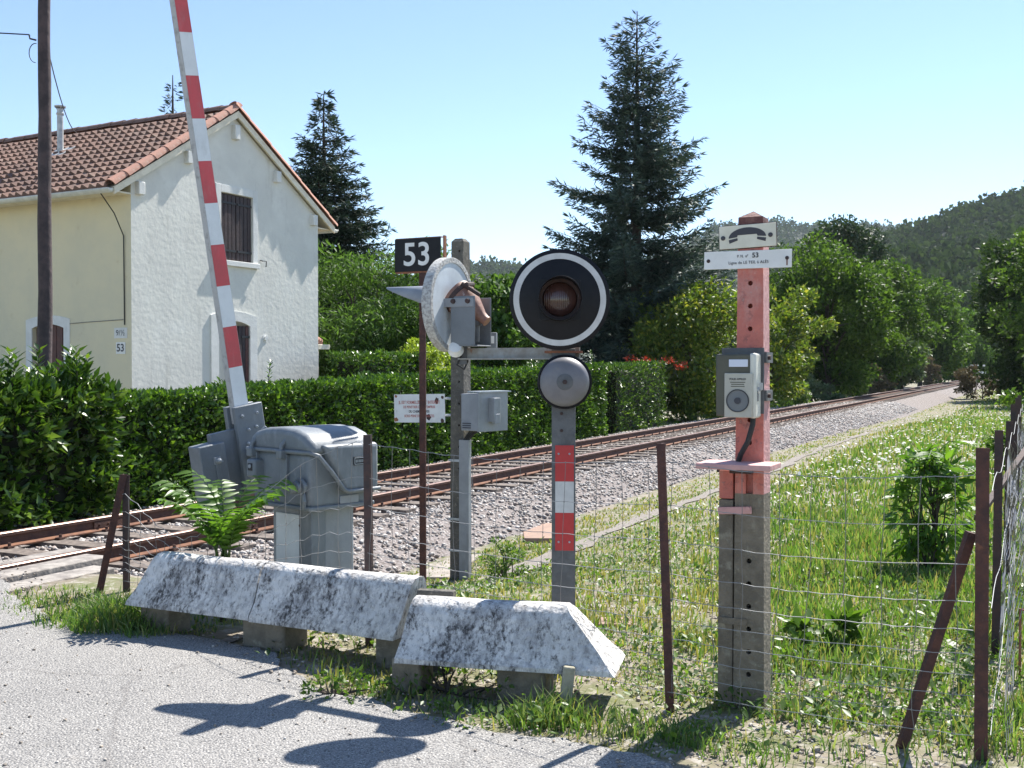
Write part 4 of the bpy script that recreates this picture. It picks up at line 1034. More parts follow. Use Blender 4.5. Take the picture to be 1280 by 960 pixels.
# local x = e1, y = e2 ; visible faces: -y (left in view) and +x (right)
hB, hS, hT = 0.655 - zb, 1.04 - zb, 1.195 - zb
body = MB().box((0, 0, (hB + hS) / 2), (0.66, 0.53, hS - hB)).build('housing', MAT['grey_paint'], mach, bev=0.045, seg=4)
MB().box((0, 0, hB + 0.012), (0.69, 0.56, 0.03)).build('base_flange', MAT['grey_paint'], body, bev=0.008)
# lid: domed cap swept over the top, drooping on the right end
lidp = [(-0.345, hS - 0.012), (-0.345, hS + 0.05), (-0.325, hS + 0.09), (-0.27, hS + 0.125), (-0.15, hS + 0.152), (0.02, hS + 0.16), (0.17, hS + 0.15), (0.28, hS + 0.115), (0.345, hS + 0.06), (0.372, hS - 0.012)]
lid = MB().prism(lidp, 0.56, Matrix.Translation((0, 0.28, 0)) @ MX).build('lid', MAT['grey_paint'], body, bev=0.05, seg=5)
hoodp = [(-0.20, hS + 0.05), (-0.02, hB + 0.115), (0.28, hB + 0.115), (0.28, hS + 0.05)]
MB().prism(hoodp, 0.075, Matrix.Translation((0.318, 0, 0)) @ YM).build('lid_apron', MAT['grey_paint'], lid, bev=0.03, seg=4)
rim = MB().tube([(-0.35, -0.285, hS), (0.26, -0.285, hS), (0.33, -0.27, hS), (0.375, -0.225, hS - 0.02), (0.39, -0.14, hS - 0.12), (0.395, -0.03, hB + 0.13), (0.395, 0.0, hB + 0.115), (0.395, 0.28, hB + 0.115)], 0.015, 8)
rim.build('lid_rim', MAT['grey_paint'], lid, smooth=60)
for x in (-0.27, 0.07):
    hg = MB().tube([(x + 0.02, -0.20, hS + 0.15), (x, -0.30, hS + 0.04), (x, -0.31, hS - 0.02)], 0.016, 8); hg.box((x, -0.30, hS - 0.02), (0.06, 0.06, 0.06)); hg.box((x, -0.275, hS - 0.13), (0.07, 0.03, 0.22))
    hg.build('hinge', MAT['grey_paint'], lid, bev=0.006)
lb = MB().box((-0.24, -0.295, hS - 0.13), (0.10, 0.09, 0.13)).build('lock_box', MAT['grey_paint'], body, bev=0.018)
MB().box((-0.235, -0.342, hS - 0.12), (0.045, 0.008, 0.05)).build('keyhole', MAT['letter_black'], lb)
MB().lathe([(0.0, 0.006), (0.013, 0.006), (0.015, 0.0)], Matrix.Translation((-0.235, -0.345, hS - 0.115)) @ rotm('X', 90), n=12).build('key_barrel', MAT['galvanised'], lb)
cr = MB().cyl((0.27, -0.24, hS - 0.22), (0.27, -0.40, hS - 0.235), 0.033, n=18); cr.cyl((0.27, -0.29, hS - 0.22), (0.27, -0.31, hS - 0.222), 0.055, n=18); cr.cyl((0.27, -0.33, hS - 0.225), (0.27, -0.35, hS - 0.228), 0.045, n=18)
cr.tube([(0.25, -0.31, hS - 0.2), (0.24, -0.32, hS - 0.1)], 0.008, 6); cr.tube([(0.27, -0.28, hS - 0.25), (0.30, -0.29, hS - 0.32), (0.28, -0.28, hS - 0.37)], 0.016, 8)
cr.build('hand_crank', MAT['grey_paint'], body, smooth=40)
mk = MB().box((0.375, 0.10, hS - 0.07), (0.006, 0.10, 0.055)).build('maker_plate', MAT['sign_black'], body, bev=0.002)
mk.location = (0.022, 0, 0)
fr_ = MB()
for (yy, zz3, w, h) in ((0.10, 0.021, 0.09, 0.005), (0.10, -0.021, 0.09, 0.005), (0.056, 0, 0.005, 0.047), (0.144, 0, 0.005, 0.047)): fr_.box((0.379, yy, hS - 0.07 + zz3), (0.003, w, h))
for k in range(6): fr_.box((0.379, 0.069 + 0.0125 * k, hS - 0.07), (0.003, 0.007, 0.02))
fr_.build('raised_marks', MAT['galvanised'], mk)
MB().box((0.335, 0.06, hB + 0.055), (0.012, 0.16, 0.055)).build('cover_plate', MAT['grey_pale'], body, bev=0.003)
# pedestal
pd = MB().box((0.02, -0.0, hB / 2 - 0.1), (0.44, 0.36, hB + 0.19)).build('pedestal', MAT['grey_pale'], mach, bev=0.01)
MB().box((0.19, -0.14, hB / 2 - 0.1), (0.14, 0.12, hB + 0.18)).build('corner_strip', MAT['grey_paint'], pd, bev=0.006)
MB().box((0.0, -0.186, hB / 2 + 0.03), (0.30, 0.012, hB - 0.16)).build('access_panel', MAT['boom_white'], pd, bev=0.004)
for z in (hB - 0.12, 0.15): MB().lathe([(0.012, 0), (0.009, 0.008), (0, 0.008)], Matrix.Translation((0.13, -0.193, z)) @ rotm('X', 90), n=10).build('screw', MAT['rust_dark'], pd)
MB().box((0.02, 0, 0.02), (0.56, 0.48, 0.06)).build('foot', MAT['concrete'], pd)
# boom: swings in the plane of local y,z, beyond the -x end of the housing
bc = Vector((-1.975, 8.02, 0)) - Vector((mc.x, mc.y, 0))
bl = Vector((bc.dot(e1), bc.dot(e2), 0))
lean = math.atan(0.49 / 2.9)
MBo = Matrix.Translation((bl.x, bl.y, 0.95 - zb)) @ Matrix.Rotation(lean, 4, 'X')        # tips the boom towards local -y
bm_ = root('boom_dummy', '', '', (0, 0, 0)) if False else None
boom = MB()
z0b = 0.37
LB = 5.2
boom.add([(x, y, z) for (z, w) in ((z0b - 0.12, 0.125), (LB, 0.095)) for (x, y) in ((-0.03, -w / 2), (0.03, -w / 2), (0.03, w / 2), (-0.03, w / 2))], [(3, 2, 1, 0), (4, 5, 6, 7), (0, 1, 5, 4), (1, 2, 6, 5), (2, 3, 7, 6), (3, 0, 4, 7)], MBo)
bo = boom.build('boom', MAT['boom_side'], mach)
SP = 0.298
for k in range(17):
    za = z0b + k * SP; zb_ = min(za + SP, LB)
    if za >= LB: break
    w0 = 0.125 + (0.095 - 0.125) * (za / LB); w1 = 0.125 + (0.095 - 0.125) * (zb_ / LB)
    for xs in (0.0305, -0.0325):
        MB().add([(xs + dx, y * w / 2, z) for dx in (0, 0.002) for (z, w) in ((za, w0 - 0.006), (zb_ - 0.001, w1 - 0.006)) for y in (-1, 1)], [(0, 1, 3, 2), (4, 6, 7, 5), (0, 4, 5, 1), (2, 3, 7, 6), (0, 2, 6, 4), (1, 5, 7, 3)], MBo).build('stripe', MAT['boom_white' if k % 2 == 0 else 'boom_red'], bo)
cpz = MB().box((0.05, 0.03, 0.06), (0.03, 0.235, 0.66), MBo @ Matrix.Identity(4)) if False else MB()
def lb_(c, d): 
    q = MB().box(c, d); r_ = MB().add(q.v, q.f, MBo); return r_
clp = lb_((0.055, 0.03, 0.05), (0.045, 0.24, 0.66)).build('clamp_plate', MAT['grey_paint'], mach, bev=0.006)
lb_((-0.055, 0.03, 0.05), (0.045, 0.24, 0.66)).build('clamp_plate', MAT['grey_paint'], mach, bev=0.006)
for (y, z) in ((-0.04, 0.31), (0.09, 0.31), (0.0, 0.2), (0.07, 0.21), (-0.02, 0.10), (0.04, -0.05), (0.08, -0.02), (0.02, -0.16)):
    MB().lathe([(0.012, 0), (0.012, 0.010), (0.006, 0.012), (0.006, 0.026), (0, 0.026)], MBo @ Matrix.Translation((0.0775, y, z)) @ rotm('Y', 90), n=8).build('bolt', MAT['galvanised'], clp)
lb_((0.0, -0.16, -0.04), (0.05, 0.26, 0.52)).build('counterweight_arm', MAT['grey_paint'], mach, bev=0.004)
cw = lb_((0.02, -0.33, -0.09), (0.15, 0.21, 0.50)).build('counterweight', MAT['grey_paint'], mach, bev=0.008)
bt_ = MB(); bt_.add(*(lambda q: (q.v, q.f))(MB().box((0.10, -0.31, 0.04), (0.02, 0.05, 0.05))), MBo); bt_.lathe([(0.02, 0), (0.018, 0.03), (0.009, 0.035), (0.009, 0.06), (0, 0.06)], MBo @ Matrix.Translation((0.105, -0.31, 0.04)) @ rotm('Y', 90), n=8)
bt_.build('weight_bolt', MAT['galvanised'], cw)
lb_((0.099, -0.31, -0.08), (0.012, 0.035, 0.2)).build('weight_rib', MAT['grey_paint'], cw, bev=0.003)
MB().cyl((-0.3, bl.y + 0.0, 0.98 - zb), (bl.x - 0.08, bl.y + 0.0, 0.98 - zb), 0.05, n=20).build('pivot_shaft', MAT['grey_paint'], mach, smooth=40)
lb_((0.09, 0.1, -0.2), (0.03, 0.05, 0.22)).build('crank_arm', MAT['grey_paint'], mach, bev=0.004)
# ------------------------------------------------------------------ white concrete guard beams
def beam(name, label, p0, p1, zbot, ztop, wid, cut0=0.0, cut1=0.0, tilt=0.0):
    """roof-shaped beam: broad foot, rounded narrow top; ends may be raked"""
    p0 = Vector(p0); p1 = Vector(p1); d = p1 - p0; L = d.length; d.normalize()
    rt = root(name, label, 'concrete beam', (p0.x, p0.y, 0), math.atan2(d.y, d.x), 'white concrete guard beams')
    h = ztop - zbot; w = wid / 2
    sec = [(-w, 0.0), (-w, 0.022), (-0.72 * w, 0.32 * h), (-0.5 * w, 0.72 * h), (-0.40 * w, 0.88 * h), (-0.24 * w, 0.975 * h), (0, h), (0.24 * w, 0.975 * h), (0.40 * w, 0.88 * h), (0.5 * w, 0.72 * h), (0.72 * w, 0.32 * h), (w, 0.022), (w, 0.0)]
    xs = np.linspace(0, 1, 26); V = []; F = []
    for u in xs:
        for (y, z) in sec:
            k = z / h
            x = cut0 * k * (1 - u) + u * (L - cut1 * k)
            j = 0.002 * math.sin(u * 9 + y * 12)
            V.append((x, y * (1 + j) + w * 0.98, zbot + z + (0.002 * math.sin(u * 7 + 1) if 0 < k else 0) + tilt * u))
    n = len(sec)
    for i in range(len(xs) - 1):
        for k in range(n):
            F.append((i * n + k, i * n + (k + 1) % n, (i + 1) * n + (k + 1) % n, (i + 1) * n + k))
    b = MB().add(V, F + [tuple(range(n))[::-1], tuple((len(xs) - 1) * n + k for k in range(n))])
    b.build('beam', MAT['white_concrete'], rt, smooth=38)
    return rt, L
ra, La = beam('guard_beam', 'left white concrete guard beam, raked at its outer end, beside the leafy sapling', (-2.335, 6.50, 0), (-1.493, 6.095, 0), 0.17, 0.475, 0.38, cut0=0.13, cut1=0.004)
rbm, Lb = beam('guard_beam', 'middle white concrete guard beam with a crack near its left end', (-1.488, 6.088, 0), (-0.625, 5.66, 0), 0.165, 0.475, 0.38, cut0=0.004, cut1=-0.05)
rc, Lc = beam('guard_beam', 'nearest white concrete guard beam with a pointed sloping right end', (-0.575, 5.235, 0), (0.475, 4.985, 0), 0.165, 0.455, 0.40, cut0=0.05, cut1=0.26)
def foot(parent, x, w, dpt, z1, mt='concrete'):
    MB().box((x, 0.17, z1 / 2 - 0.06), (w, dpt, z1 + 0.12)).build('support_block', MAT[mt], parent, bev=0.012)
foot(ra, 0.16, 0.22, 0.2, 0.172); foot(rbm, 0.05, 0.30, 0.22, 0.168); foot(rbm, Lb - 0.06, 0.2, 0.2, 0.167)
foot(rc, 0.04, 0.15, 0.22, 0.17); foot(rc, 0.62, 0.24, 0.22, 0.168)
MB().box((0.06, 0.50, 0.185), (0.20, 0.06, 0.48)).build('support_post', MAT['concrete_dark'], rc, bev=0.006)
stk = MB().box((0.255, 5.02, 0.09), (0.055, 0.05, 0.24), rotm('Y', 6)).build('wooden_stake', MAT['stake_wood'], bev=0.008); tag(stk, 'short pale wooden stake under the right end of the guard beam', 'stake')
# slab and plates lying in the grass
def lying(name, label, cat, px0, px1, py0, py1, th, m, z=0.0):
    P = []
    for (px, py) in ((px0[0], py1), (px0[1], py1), (px1[1], py0), (px1[0], py0)):
        Y = 9.0
        for _ in range(12):
            X = (px - 640) / FPX * Y; zg = float(gz(X, Y)) + th; Y = FPX * (CAM_H - zg) / (py - HORIZON)
        P.append(Vector(((px - 640) / FPX * Y, Y, zg)))
    b = MB().add([tuple(p) for p in P] + [(p.x, p.y, p.z - th - 0.05) for p in P], [(0, 1, 2, 3), (4, 7, 6, 5), (0, 4, 5, 1), (1, 5, 6, 2), (2, 6, 7, 3), (3, 7, 4, 0)])
    o = b.build(name, m, bev=0.008); tag(o, label, cat)
    return o
lying('cover_plate', 'left reddish brown concrete cover lying in the grass by the ballast', 'cover', (600, 638), (612, 640), 651, 666, 0.03, MAT['rust_plate'])
lying('cover_plate', 'right reddish brown concrete cover with a small hole behind the signal post', 'cover', (655, 690), (652, 690), 654, 673, 0.05, MAT['rust_plate'])
lying('concrete_slab', 'worn concrete slab in the ground at the foot of the equipment post', 'slab', (512, 560), (570, 603), 693, 722, 0.02, MAT['slab'])
lying('buried_block', 'small rusty block in the grass beyond the wire fence', 'block', (748, 790), (750, 788), 772, 781, 0.02, MAT['rust_plate'])

# ------------------------------------------------------------------ wire fence along the road
FA = Vector((-2.80, 7.75, 0)); FB = Vector((-0.815, 6.24, 0)); FC = Vector((0.745, 5.02, 0)); FE = Vector((1.925, 4.41, 0))
fen = root('wire_fence', 'sagging sheep netting fence on rusty iron posts along the road', 'wire fence', FC)
def iron_post(p, h, lean=(0, 0), w=0.034, rz=0.0, name='post', m='rust', parent=fen, sink=0.25):
    b = MB(); q = Matrix.Translation(Vector(p) - (parent.location if parent else Vector())) @ Matrix(((1, 0, lean[0], 0), (0, 1, lean[1], 0), (0, 0, 1, 0), (0, 0, 0, 1))) @ rotm('Z', rz)
    c = MB().box((0, -w / 2, (h - sink) / 2), (w, 0.006, h + sink)); c.box((0, 0, (h - sink) / 2), (0.006, w, h + sink))
    b.add(c.v, c.f, q)
    return b.build(name, MAT[m], parent)
iron_post(FA + Vector((0.03, 0, 0)), 0.83, (0.0, 0.0), 0.05, 10, m='rust_dark')
iron_post(FA + Vector((-0.15, -0.05, 0)), 0.84, (0.2, 0.03), 0.05, 20)
iron_post(FB, 1.215, (-0.008, 0), 0.05, -25, m='rust_dark')
iron_post(FC, 1.25, (-0.036, 0), 0.042, -28)
ZW = [1.165, 0.965, 0.80, 0.645, 0.53, 0.43, 0.345, 0.26, 0.175, 0.095]
def fpoint(u, z):
    """u metres along the netting from FB (may be negative: towards FA)"""
    if u < 0:
        L = (FA - FB).length; k = min(1.0, -u / L); p = FB.lerp(FA, k)
        f = 1 - 0.62 * sm(0.0, 0.75, k) * (1 if z > 0.2 else 0.6) + 0.22 * sm(0.72, 1.0, k)
        zz_ = z * float(f)
    else:
        L1 = (FC - FB).length
        if u < L1: p = FB.lerp(FC, u / L1); sag = 0.035 * math.sin(math.pi * u / L1)
        else:
            L2 = (FE - FC).length; k = min(1.0, (u - L1) / L2); p = FC.lerp(FE, k); sag = 0.03 * math.sin(math.pi * k)
        zz_ = z - sag * (0.3 + z * 0.8)
    n_ = Vector((-0.55, -0.83, 0)) * 0.028
    return Vector((p.x, p.y, zz_)) + n_
LAf = (FA - FB).length; LTOT = (FC - FB).length + (FE - FC).length
us = np.arange(-LAf, LTOT + 0.01, 0.075)
def jit(k): return 0.006 * math.sin(k * 12.9898 + 4.1) + 0.004 * math.sin(k * 78.233)
for i, z in enumerate(ZW):
    b = MB(); pts = []
    for k, u in enumerate(us):
        p = fpoint(u, z) + Vector((0, 0.3 * jit(k + 7 * i), jit(k * 1.7 + 13 * i) * (1.6 if u < 0 else 0.45)))
        pts.append(p - FC)
    b.tube(pts, 0.0018 if i else 0.0022, 4); b.build('line_wire', MAT['wire'], fen)
uv = np.arange(-LAf + 0.1, LTOT, 0.152)
kn = MB()
for j, u in enumerate(uv):
    b = MB(); pts = []
    off = random.uniform(-0.02, 0.02); du = 0.0
    for i, z in enumerate(ZW):
        du += random.uniform(-0.012, 0.012)
        zc_ = z; p = fpoint(u + off + du, zc_) - FC
        pts.append(p + Vector((0, -0.002, 0)))
        kn.box(tuple(p), (0.006, 0.006, 0.007))
    b.tube(pts, 0.0018, 4); b.build('stay_wire', MAT['wire_dull'], fen)
tag(kn.build('wire_knots', MAT['wire_dull'], fen), kind='stuff')

# ------------------------------------------------------------------ chain link fence running away on the right
cf = root('chain_link_fence', 'leaning chain link fence on rusty posts running back along the field', 'chain link fence', FE)
DP = Vector((TD[0], TD[1], 0))
iron_post(FE, 1.275, (0.0, 0), 0.052, -25, parent=cf, m='rust')
P2 = FE + DP * 1.78; P3 = FE + DP * 4.15; P4 = FE + DP * 6.6; P5 = FE + DP * 9.2; P6 = FE + DP * 12
for p, w in ((P2, 0.045), (P3, 0.05), (P4, 0.05), (P5, 0.05), (P6, 0.05)): iron_post(p, 1.22 + random.uniform(-0.02, 0.05), (random.uniform(-0.02, 0.02), 0), w, -25, parent=cf, m='rust_dark')
b = MB().tube([Vector((1.635, 4.55, -0.05)) - FE, Vector((1.90, 4.46, 0.92)) - FE], 0.026, 4); b.build('brace', MAT['rust'], cf)
b = MB().tube([(P2 - FE) + Vector((0.02, 0.3, 0.72)), (P3 - FE) + Vector((0.10, -0.4, 1.22))], 0.024, 4); b.build('leaning_stake', MAT['rust_dark'], cf)
net = MB(); nr_ = 12
nn_ = int(12 / 0.11)
for j in range(nn_):
    u = j * 0.11; pts = []
    for i in range(nr_ + 1):
        zz3 = 1.12 - 0.10 * math.sin(u * 2.1) ** 2 - i * 0.09
        bul = 0.05 + 0.07 * math.sin(u * 1.5 + i * 0.22) + (0.05 * math.sin(i * 0.5 + u * 3))
        q = DP * (u + (0.055 if i % 2 else -0.055) + 0.012 * math.sin(i * 7.1 + j)) + Vector((TR[0], TR[1], 0)) * (0.03 + max(0, bul)) + Vector((0, 0, max(0.03, zz3)))
        pts.append(q)
    net.tube(pts, 0.0016, 3, caps=False)
tag(net.build('chain_link_mesh', MAT['wire'], cf), kind='stuff')
for z in (1.1, 0.62, 0.1): MB().tube([DP * (0.3 * k) + Vector((0.03, -0.02, z + 0.03 * math.sin(k * 1.1))) for k in range(40)], 0.0018, 4).build('line_wire', MAT['wire'], cf)
stf = MB(); B_ = Vector((2.62, 5.55, 0))
for dx in (0, 0.055): stf.tube([(dx, dx * 0.6, -0.1), (dx, dx * 0.6, 0.36 - dx * 0.2)], 0.007, 5)
stf.tube([(0, 0, 0.355), (0.055, 0.033, 0.345)], 0.007, 5)
so = stf.build('iron_stake', MAT['rust_orange']); so.location = B_; tag(so, 'small rusty iron stake bent like a hairpin beyond the chain link fence', 'stake')

# ------------------------------------------------------------------ foliage builders
def hedge(name, label, corner, along, across, L, W, H0, H1, n, leaf, mt, base_z, group=None, ragged=0.05, leaf_w=0.5, bulge=0.0, shoots=0, cat='hedge'):
    """clipped or shaggy hedge: leaves on and just under the skin of a slab, twigs inside and a near-black core painted as inner shade"""
    A_ = np.array([*along, 0.0]); C_ = np.array([*across, 0.0]); O = np.array([*corner, base_z])
    rt = root(name, label, cat, tuple(O), 0, group)
    areas = np.array([L * (H0 + H1) / 2, L * W, W * H0, W * H1]); areas[1] *= 1.2
    face = rng.choice(4, n, p=areas / areas.sum())
    u = rng.uniform(0, 1, n); v = rng.uniform(0, 1, n)
    a = np.where(face < 2, u * L, np.where(face == 2, 0.0, L)); H = H0 + (H1 - H0) * a / L
    depth = np.abs(rng.normal(0, 0.10, n))
    c = np.where(face == 0, 0.0, np.where(face == 1, u * 0 + v * W, u * W)); z = np.where(face == 1, H, v * H)
    lump = ragged * (nz(a * 1.0, z * 1.3 + c, 3.3) + 0.7 * nz(a * 3.1, z * 3 + c * 2, 3.0))
    nrm = np.where((face == 0)[:, None], -C_, np.where((face == 1)[:, None], np.array([0, 0, 1.0]), np.where((face == 2)[:, None], -A_, A_)))
    off = (lump - depth)[:, None] * nrm
    if bulge: off = off + (bulge * np.sin(np.clip(z / H, 0, 1) * math.pi))[:, None] * nrm * (face == 0)[:, None]
    P = A_ * a[:, None] + C_ * c[:, None] + np.array([0, 0, 1.0]) * z[:, None] + off
    D = nrm * rng.uniform(0.2, 1.0, (n, 1)) + rnd(n) * 0.8 + np.array([0, 0, 0.35])
    Ls = rng.uniform(0.5, 1.4, n) * leaf
    Nn = nrm * 0.6 + rnd(n) * 0.9 + np.array([0, 0, 0.5])
    V, F = leaf_quads(P, D, Ls, Ls * leaf_w, 0.18, Nn)
    sV = [V]; sF = [F]; o = len(V); stem = MB()
    for k in range(shoots):
        a0_ = rng.uniform(0.03, 0.97) * L; c0 = rng.uniform(0.0, W * 0.6); hh = H0 + (H1 - H0) * a0_ / L
        ln_ = rng.uniform(0.12, 0.5)
        bp_ = A_ * a0_ + C_ * c0 + np.array([0, 0, hh - 0.1]); tp = bp_ + np.array([*rng.normal(0, 0.05, 2), ln_ + 0.1])
        stem.tube([tuple(bp_), tuple((bp_ + tp) / 2 + rng.normal(0, 0.01, 3)), tuple(tp)], [0.008, 0.006, 0.003], 4)
        m_ = int(9 + ln_ * 38); w = np.linspace(0.15, 1, m_)[:, None]
        az = np.arange(m_) * 2.4 + rng.uniform(0, 6)
        Dd = np.stack([np.cos(az), np.sin(az), np.full(m_, 0.75)], 1)
        Pp = bp_ + (tp - bp_) * w
        V, F = leaf_quads(Pp, Dd, leaf * rng.uniform(0.8, 1.25, m_), leaf * 0.42, 0.2, np.array([0, 0, 1.0]) + rnd(m_) * 0.4)
        sV.append(V); sF.append(F + o); o += len(V)
    tag(npmesh('foliage', np.concatenate(sV), np.concatenate(sF), MAT[mt], rt), kind='stuff')
    ins = 0.16
    cr_ = MB(); pc = []
    for (aa, cc, hh) in ((ins, ins, H0), (L - ins, ins, H1), (L - ins, W - ins, H1), (ins, W - ins, H0)):
        pc.append(A_ * aa + C_ * cc); pc.append(A_ * aa + C_ * cc + np.array([0, 0, hh - ins]))
    cr_.add([tuple(p) for p in pc], [(0, 2, 3, 1), (2, 4, 5, 3), (4, 6, 7, 5), (6, 0, 1, 7), (1, 3, 5, 7), (0, 6, 4, 2)])  # solid dark core: shade of the hedge interior put into colour
    for k in range(int(L * 5)):
        aa = rng.uniform(0, L); b0 = A_ * aa + C_ * rng.uniform(0.1, W * 0.5); b1 = b0 + np.array([*rng.normal(0, 0.15, 2), rng.uniform(0.5, 0.9) * H0])
        cr_.tube([tuple(b0), tuple(b1)], [0.016, 0.006], 4)
    cr_.add(stem.v, stem.f)
    cr_.build('branches_and_shade', MAT['twig_and_shade'], rt)
    return rt

def limbs(b, base, tips, r0, top):
    """tapered trunk and limbs to crown clumps"""
    base = np.array(base); top = np.array(top)
    n = 7; tr = [base + (top - base) * k / (n - 1) + np.array([*rng.normal(0, 0.03 * np.linalg.norm(top - base) * 0.4, 2), 0]) * (0 < k) for k in range(n)]
    b.tube([tuple(p) for p in tr], [r0 * (1.25 if k == 0 else 1 - 0.8 * k / (n - 1)) for k in range(n)], 8)
    for tp in tips:
        k = rng.integers(1, n - 1); s0 = tr[k]
        if tp[2] < s0[2]: s0 = tr[1]
        mid = (s0 + tp) / 2 + rng.normal(0, 0.06, 3) * np.linalg.norm(tp - s0) + np.array([0, 0, 0.06 * np.linalg.norm(tp - s0)])
        b.tube([tuple(s0), tuple(mid), tuple(tp)], [r0 * 0.32, r0 * 0.2, r0 * 0.06], 5)

def tree(name, label, base, h, rx, rz_, n, leaf, mt, cat='tree', group=None, clumps=70, trunk=0.0, droop=0.0, lw=0.5, crown_c=None, flat=1.0, seed=None, cl=0.165, shell=0.5):
    """broadleaf tree: leaf clumps through an uneven crown, limbs reaching them"""
    rt = root(name, label, cat, base, 0, group)
    zc_ = (crown_c if crown_c is not None else h - rz_)
    d = rnd(clumps); rad = rng.uniform(shell, 1.0, (clumps, 1)) ** 0.6
    C_ = d * rad * np.array([rx, rx, rz_]) * (1 + 0.18 * rng.normal(size=(clumps, 1))) + np.array([0, 0, zc_])
    C_ = C_[C_[:, 2] > 0.1 * h * (trunk > 0) + min(0.05, 0.08 * h)]
    m_ = len(C_); sz = rng.uniform(0.6, 1.3, m_) * cl * (rx + rz_)
    idx = rng.choice(m_, n, p=sz ** 2 / (sz ** 2).sum())
    g_ = rng.normal(size=(n, 3)); g_ *= (rng.uniform(0.25, 1, (n, 1)) ** 0.5) / np.maximum(1, np.linalg.norm(g_, axis=1, keepdims=True) / 1.0)
    P = C_[idx] + g_ * sz[idx][:, None] * np.array([1, 1, 0.72 * flat])
    ok = P[:, 2] > 0.02; P = P[ok]; n = len(P)
    D = rnd(n) + np.array([0, 0, -droop]) + unit(P - np.array([0, 0, zc_])) * 0.5
    Ls = rng.uniform(0.6, 1.3, n) * leaf
    V, F = leaf_quads(P, D, Ls, Ls * lw, 0.15, rnd(n) + np.array([0, 0, 0.8]))
    tag(npmesh('crown', V, F, MAT[mt], rt), kind='stuff')
    b = MB(); limbs(b, (0, 0, -0.3), C_[:: max(1, m_ // 26)], max(0.03, 0.022 * h), (0, 0, zc_ + 0.35 * rz_))
    b.build('trunk', MAT['bark'], rt, smooth=60)
    return rt

def conifer(name, label, base, h, maxr, mt, whorl=0.42, per=7, droop=-0.10, curl=0.25, dens=1.0, bare=0.03, power=0.85, needle=0.2, jitter=0.25, group=None, topup=0.7):
    rt = root(name, label, 'tree', base, 0, group)
    b = MB(); b.tube([(0.02 * math.sin(k), 0.02 * math.cos(k * 1.7), h * k / 12 - (0.3 if k == 0 else 0)) for k in range(13)], [0.020 * h * (1 - k / 12.3) + 0.01 for k in range(13)], 8)
    Ps = []; Ds = []; Ls = []
    z = bare * h
    while z < h * 0.985:
        f = z / h; Lm = maxr * (1 - f) ** power * (1 - 0.4 * max(0, f - 0.82) / 0.18) * (1 - 0.35 * max(0, 0.12 - f) / 0.12)
        for k in range(per if f < 0.85 else per - 2):
            az = rng.uniform(0, 2 * math.pi); L = max(0.15, Lm * rng.uniform(1 - jitter, 1 + jitter * 0.9))
            dr = np.array([math.cos(az), math.sin(az), 0.0]); sd = np.array([-dr[1], dr[0], 0.0])
            up = droop + (topup - droop) * max(0, (f - 0.55) / 0.45) ** 1.3 + rng.normal(0, 0.07)
            m_ = max(3, int(L / 0.13))
            ks = np.linspace(0, 1, m_)
            pts = dr * (ks * L)[:, None] + np.array([0, 0, 1.0]) * (z + rng.uniform(-0.15, 0.15) + L * (up * ks + curl * ks ** 2.2))[:, None] + sd * (0.06 * L * np.sin(ks * 3 + az))[:, None]
            if L > 0.5: b.tube([tuple(pts[i]) for i in (0, m_ // 2, m_ - 1)], [0.012 + 0.012 * L, 0.008 + 0.005 * L, 0.004], 4)
            for i in range(1, m_):
                kk_ = ks[i]
                if kk_ < 0.04: continue
                tl = (0.28 * L * (1 - kk_) ** 0.8 + 0.10) * rng.uniform(0.6, 1.2)
                tl = min(tl, 0.95)
                for sgn in (-1, 1):
                    td = unit(dr * 0.75 + sd * sgn * rng.uniform(0.5, 1.0) + np.array([0, 0, rng.uniform(-0.38, 0.08)]))
                    q = max(2, int(tl / 0.10 * dens))
                    w = rng.uniform(0.0, 1.0, q)[:, None]
                    Ps.append(pts[i] + td * tl * w); Ds.append(td + rng.normal(0, 0.42, (q, 3)) + np.array([0, 0, 0.1]))
                    Ls.append(rng.uniform(0.7, 1.3, q) * needle)
            Ps.append(np.repeat(pts[-1:], 3, 0)); Ds.append(dr + rng.normal(0, 0.2, (3, 3)) + np.array([0, 0, curl])); Ls.append(np.full(3, needle * 1.2))
        z += whorl * rng.uniform(0.75, 1.25) * (1 - 0.45 * f)
    P = np.concatenate(Ps); D = np.concatenate(Ds); L = np.concatenate(Ls)
    V, F = leaf_quads(P, D, L, L * 0.17, 0.1)
    tag(npmesh('crown', V, F, MAT[mt], rt), kind='stuff')
    b.build('trunk', MAT['bark'], rt, smooth=60)
    return rt

# ------------------------------------------------------------------ hedges along the far side of the track
def hs(t, s): return tuple(tw(t, s))
gback = tuple(-TR)
hedge('clipped_hedge', 'long clipped green hedge behind the track in front of the house', hs(-7.4, -2.75), tuple(TD), gback, 17.6, 1.0, 1.44, 1.92, 78000, 0.085, 'hedge_leaf', -0.25, shoots=12, ragged=0.06, leaf_w=0.52)
hedge('laurel_hedge', 'shaggy tall cherry laurel with upright shoots at the left edge', hs(-14.5, -2.35), tuple(TD), gback, 7.6, 1.3, 1.62, 1.42, 24000, 0.135, 'laurel_leaf', -0.1, shoots=75, ragged=0.2, leaf_w=0.42)
hedge('rear_hedge', 'second clipped hedge line behind the long hedge, right of the house', hs(3.0, -5.6), tuple(TD), gback, 7.0, 0.9, 1.9, 1.95, 14000, 0.09, 'hedge_leaf', 0.0, ragged=0.05)
hedge('end_hedge', 'separate clipped hedge block at the right end, topped with red shoots', hs(11.6, -2.9), tuple(TD), gback, 4.2, 1.3, 1.95, 2.05, 9000, 0.085, 'laurel_leaf', -0.3, ragged=0.06)
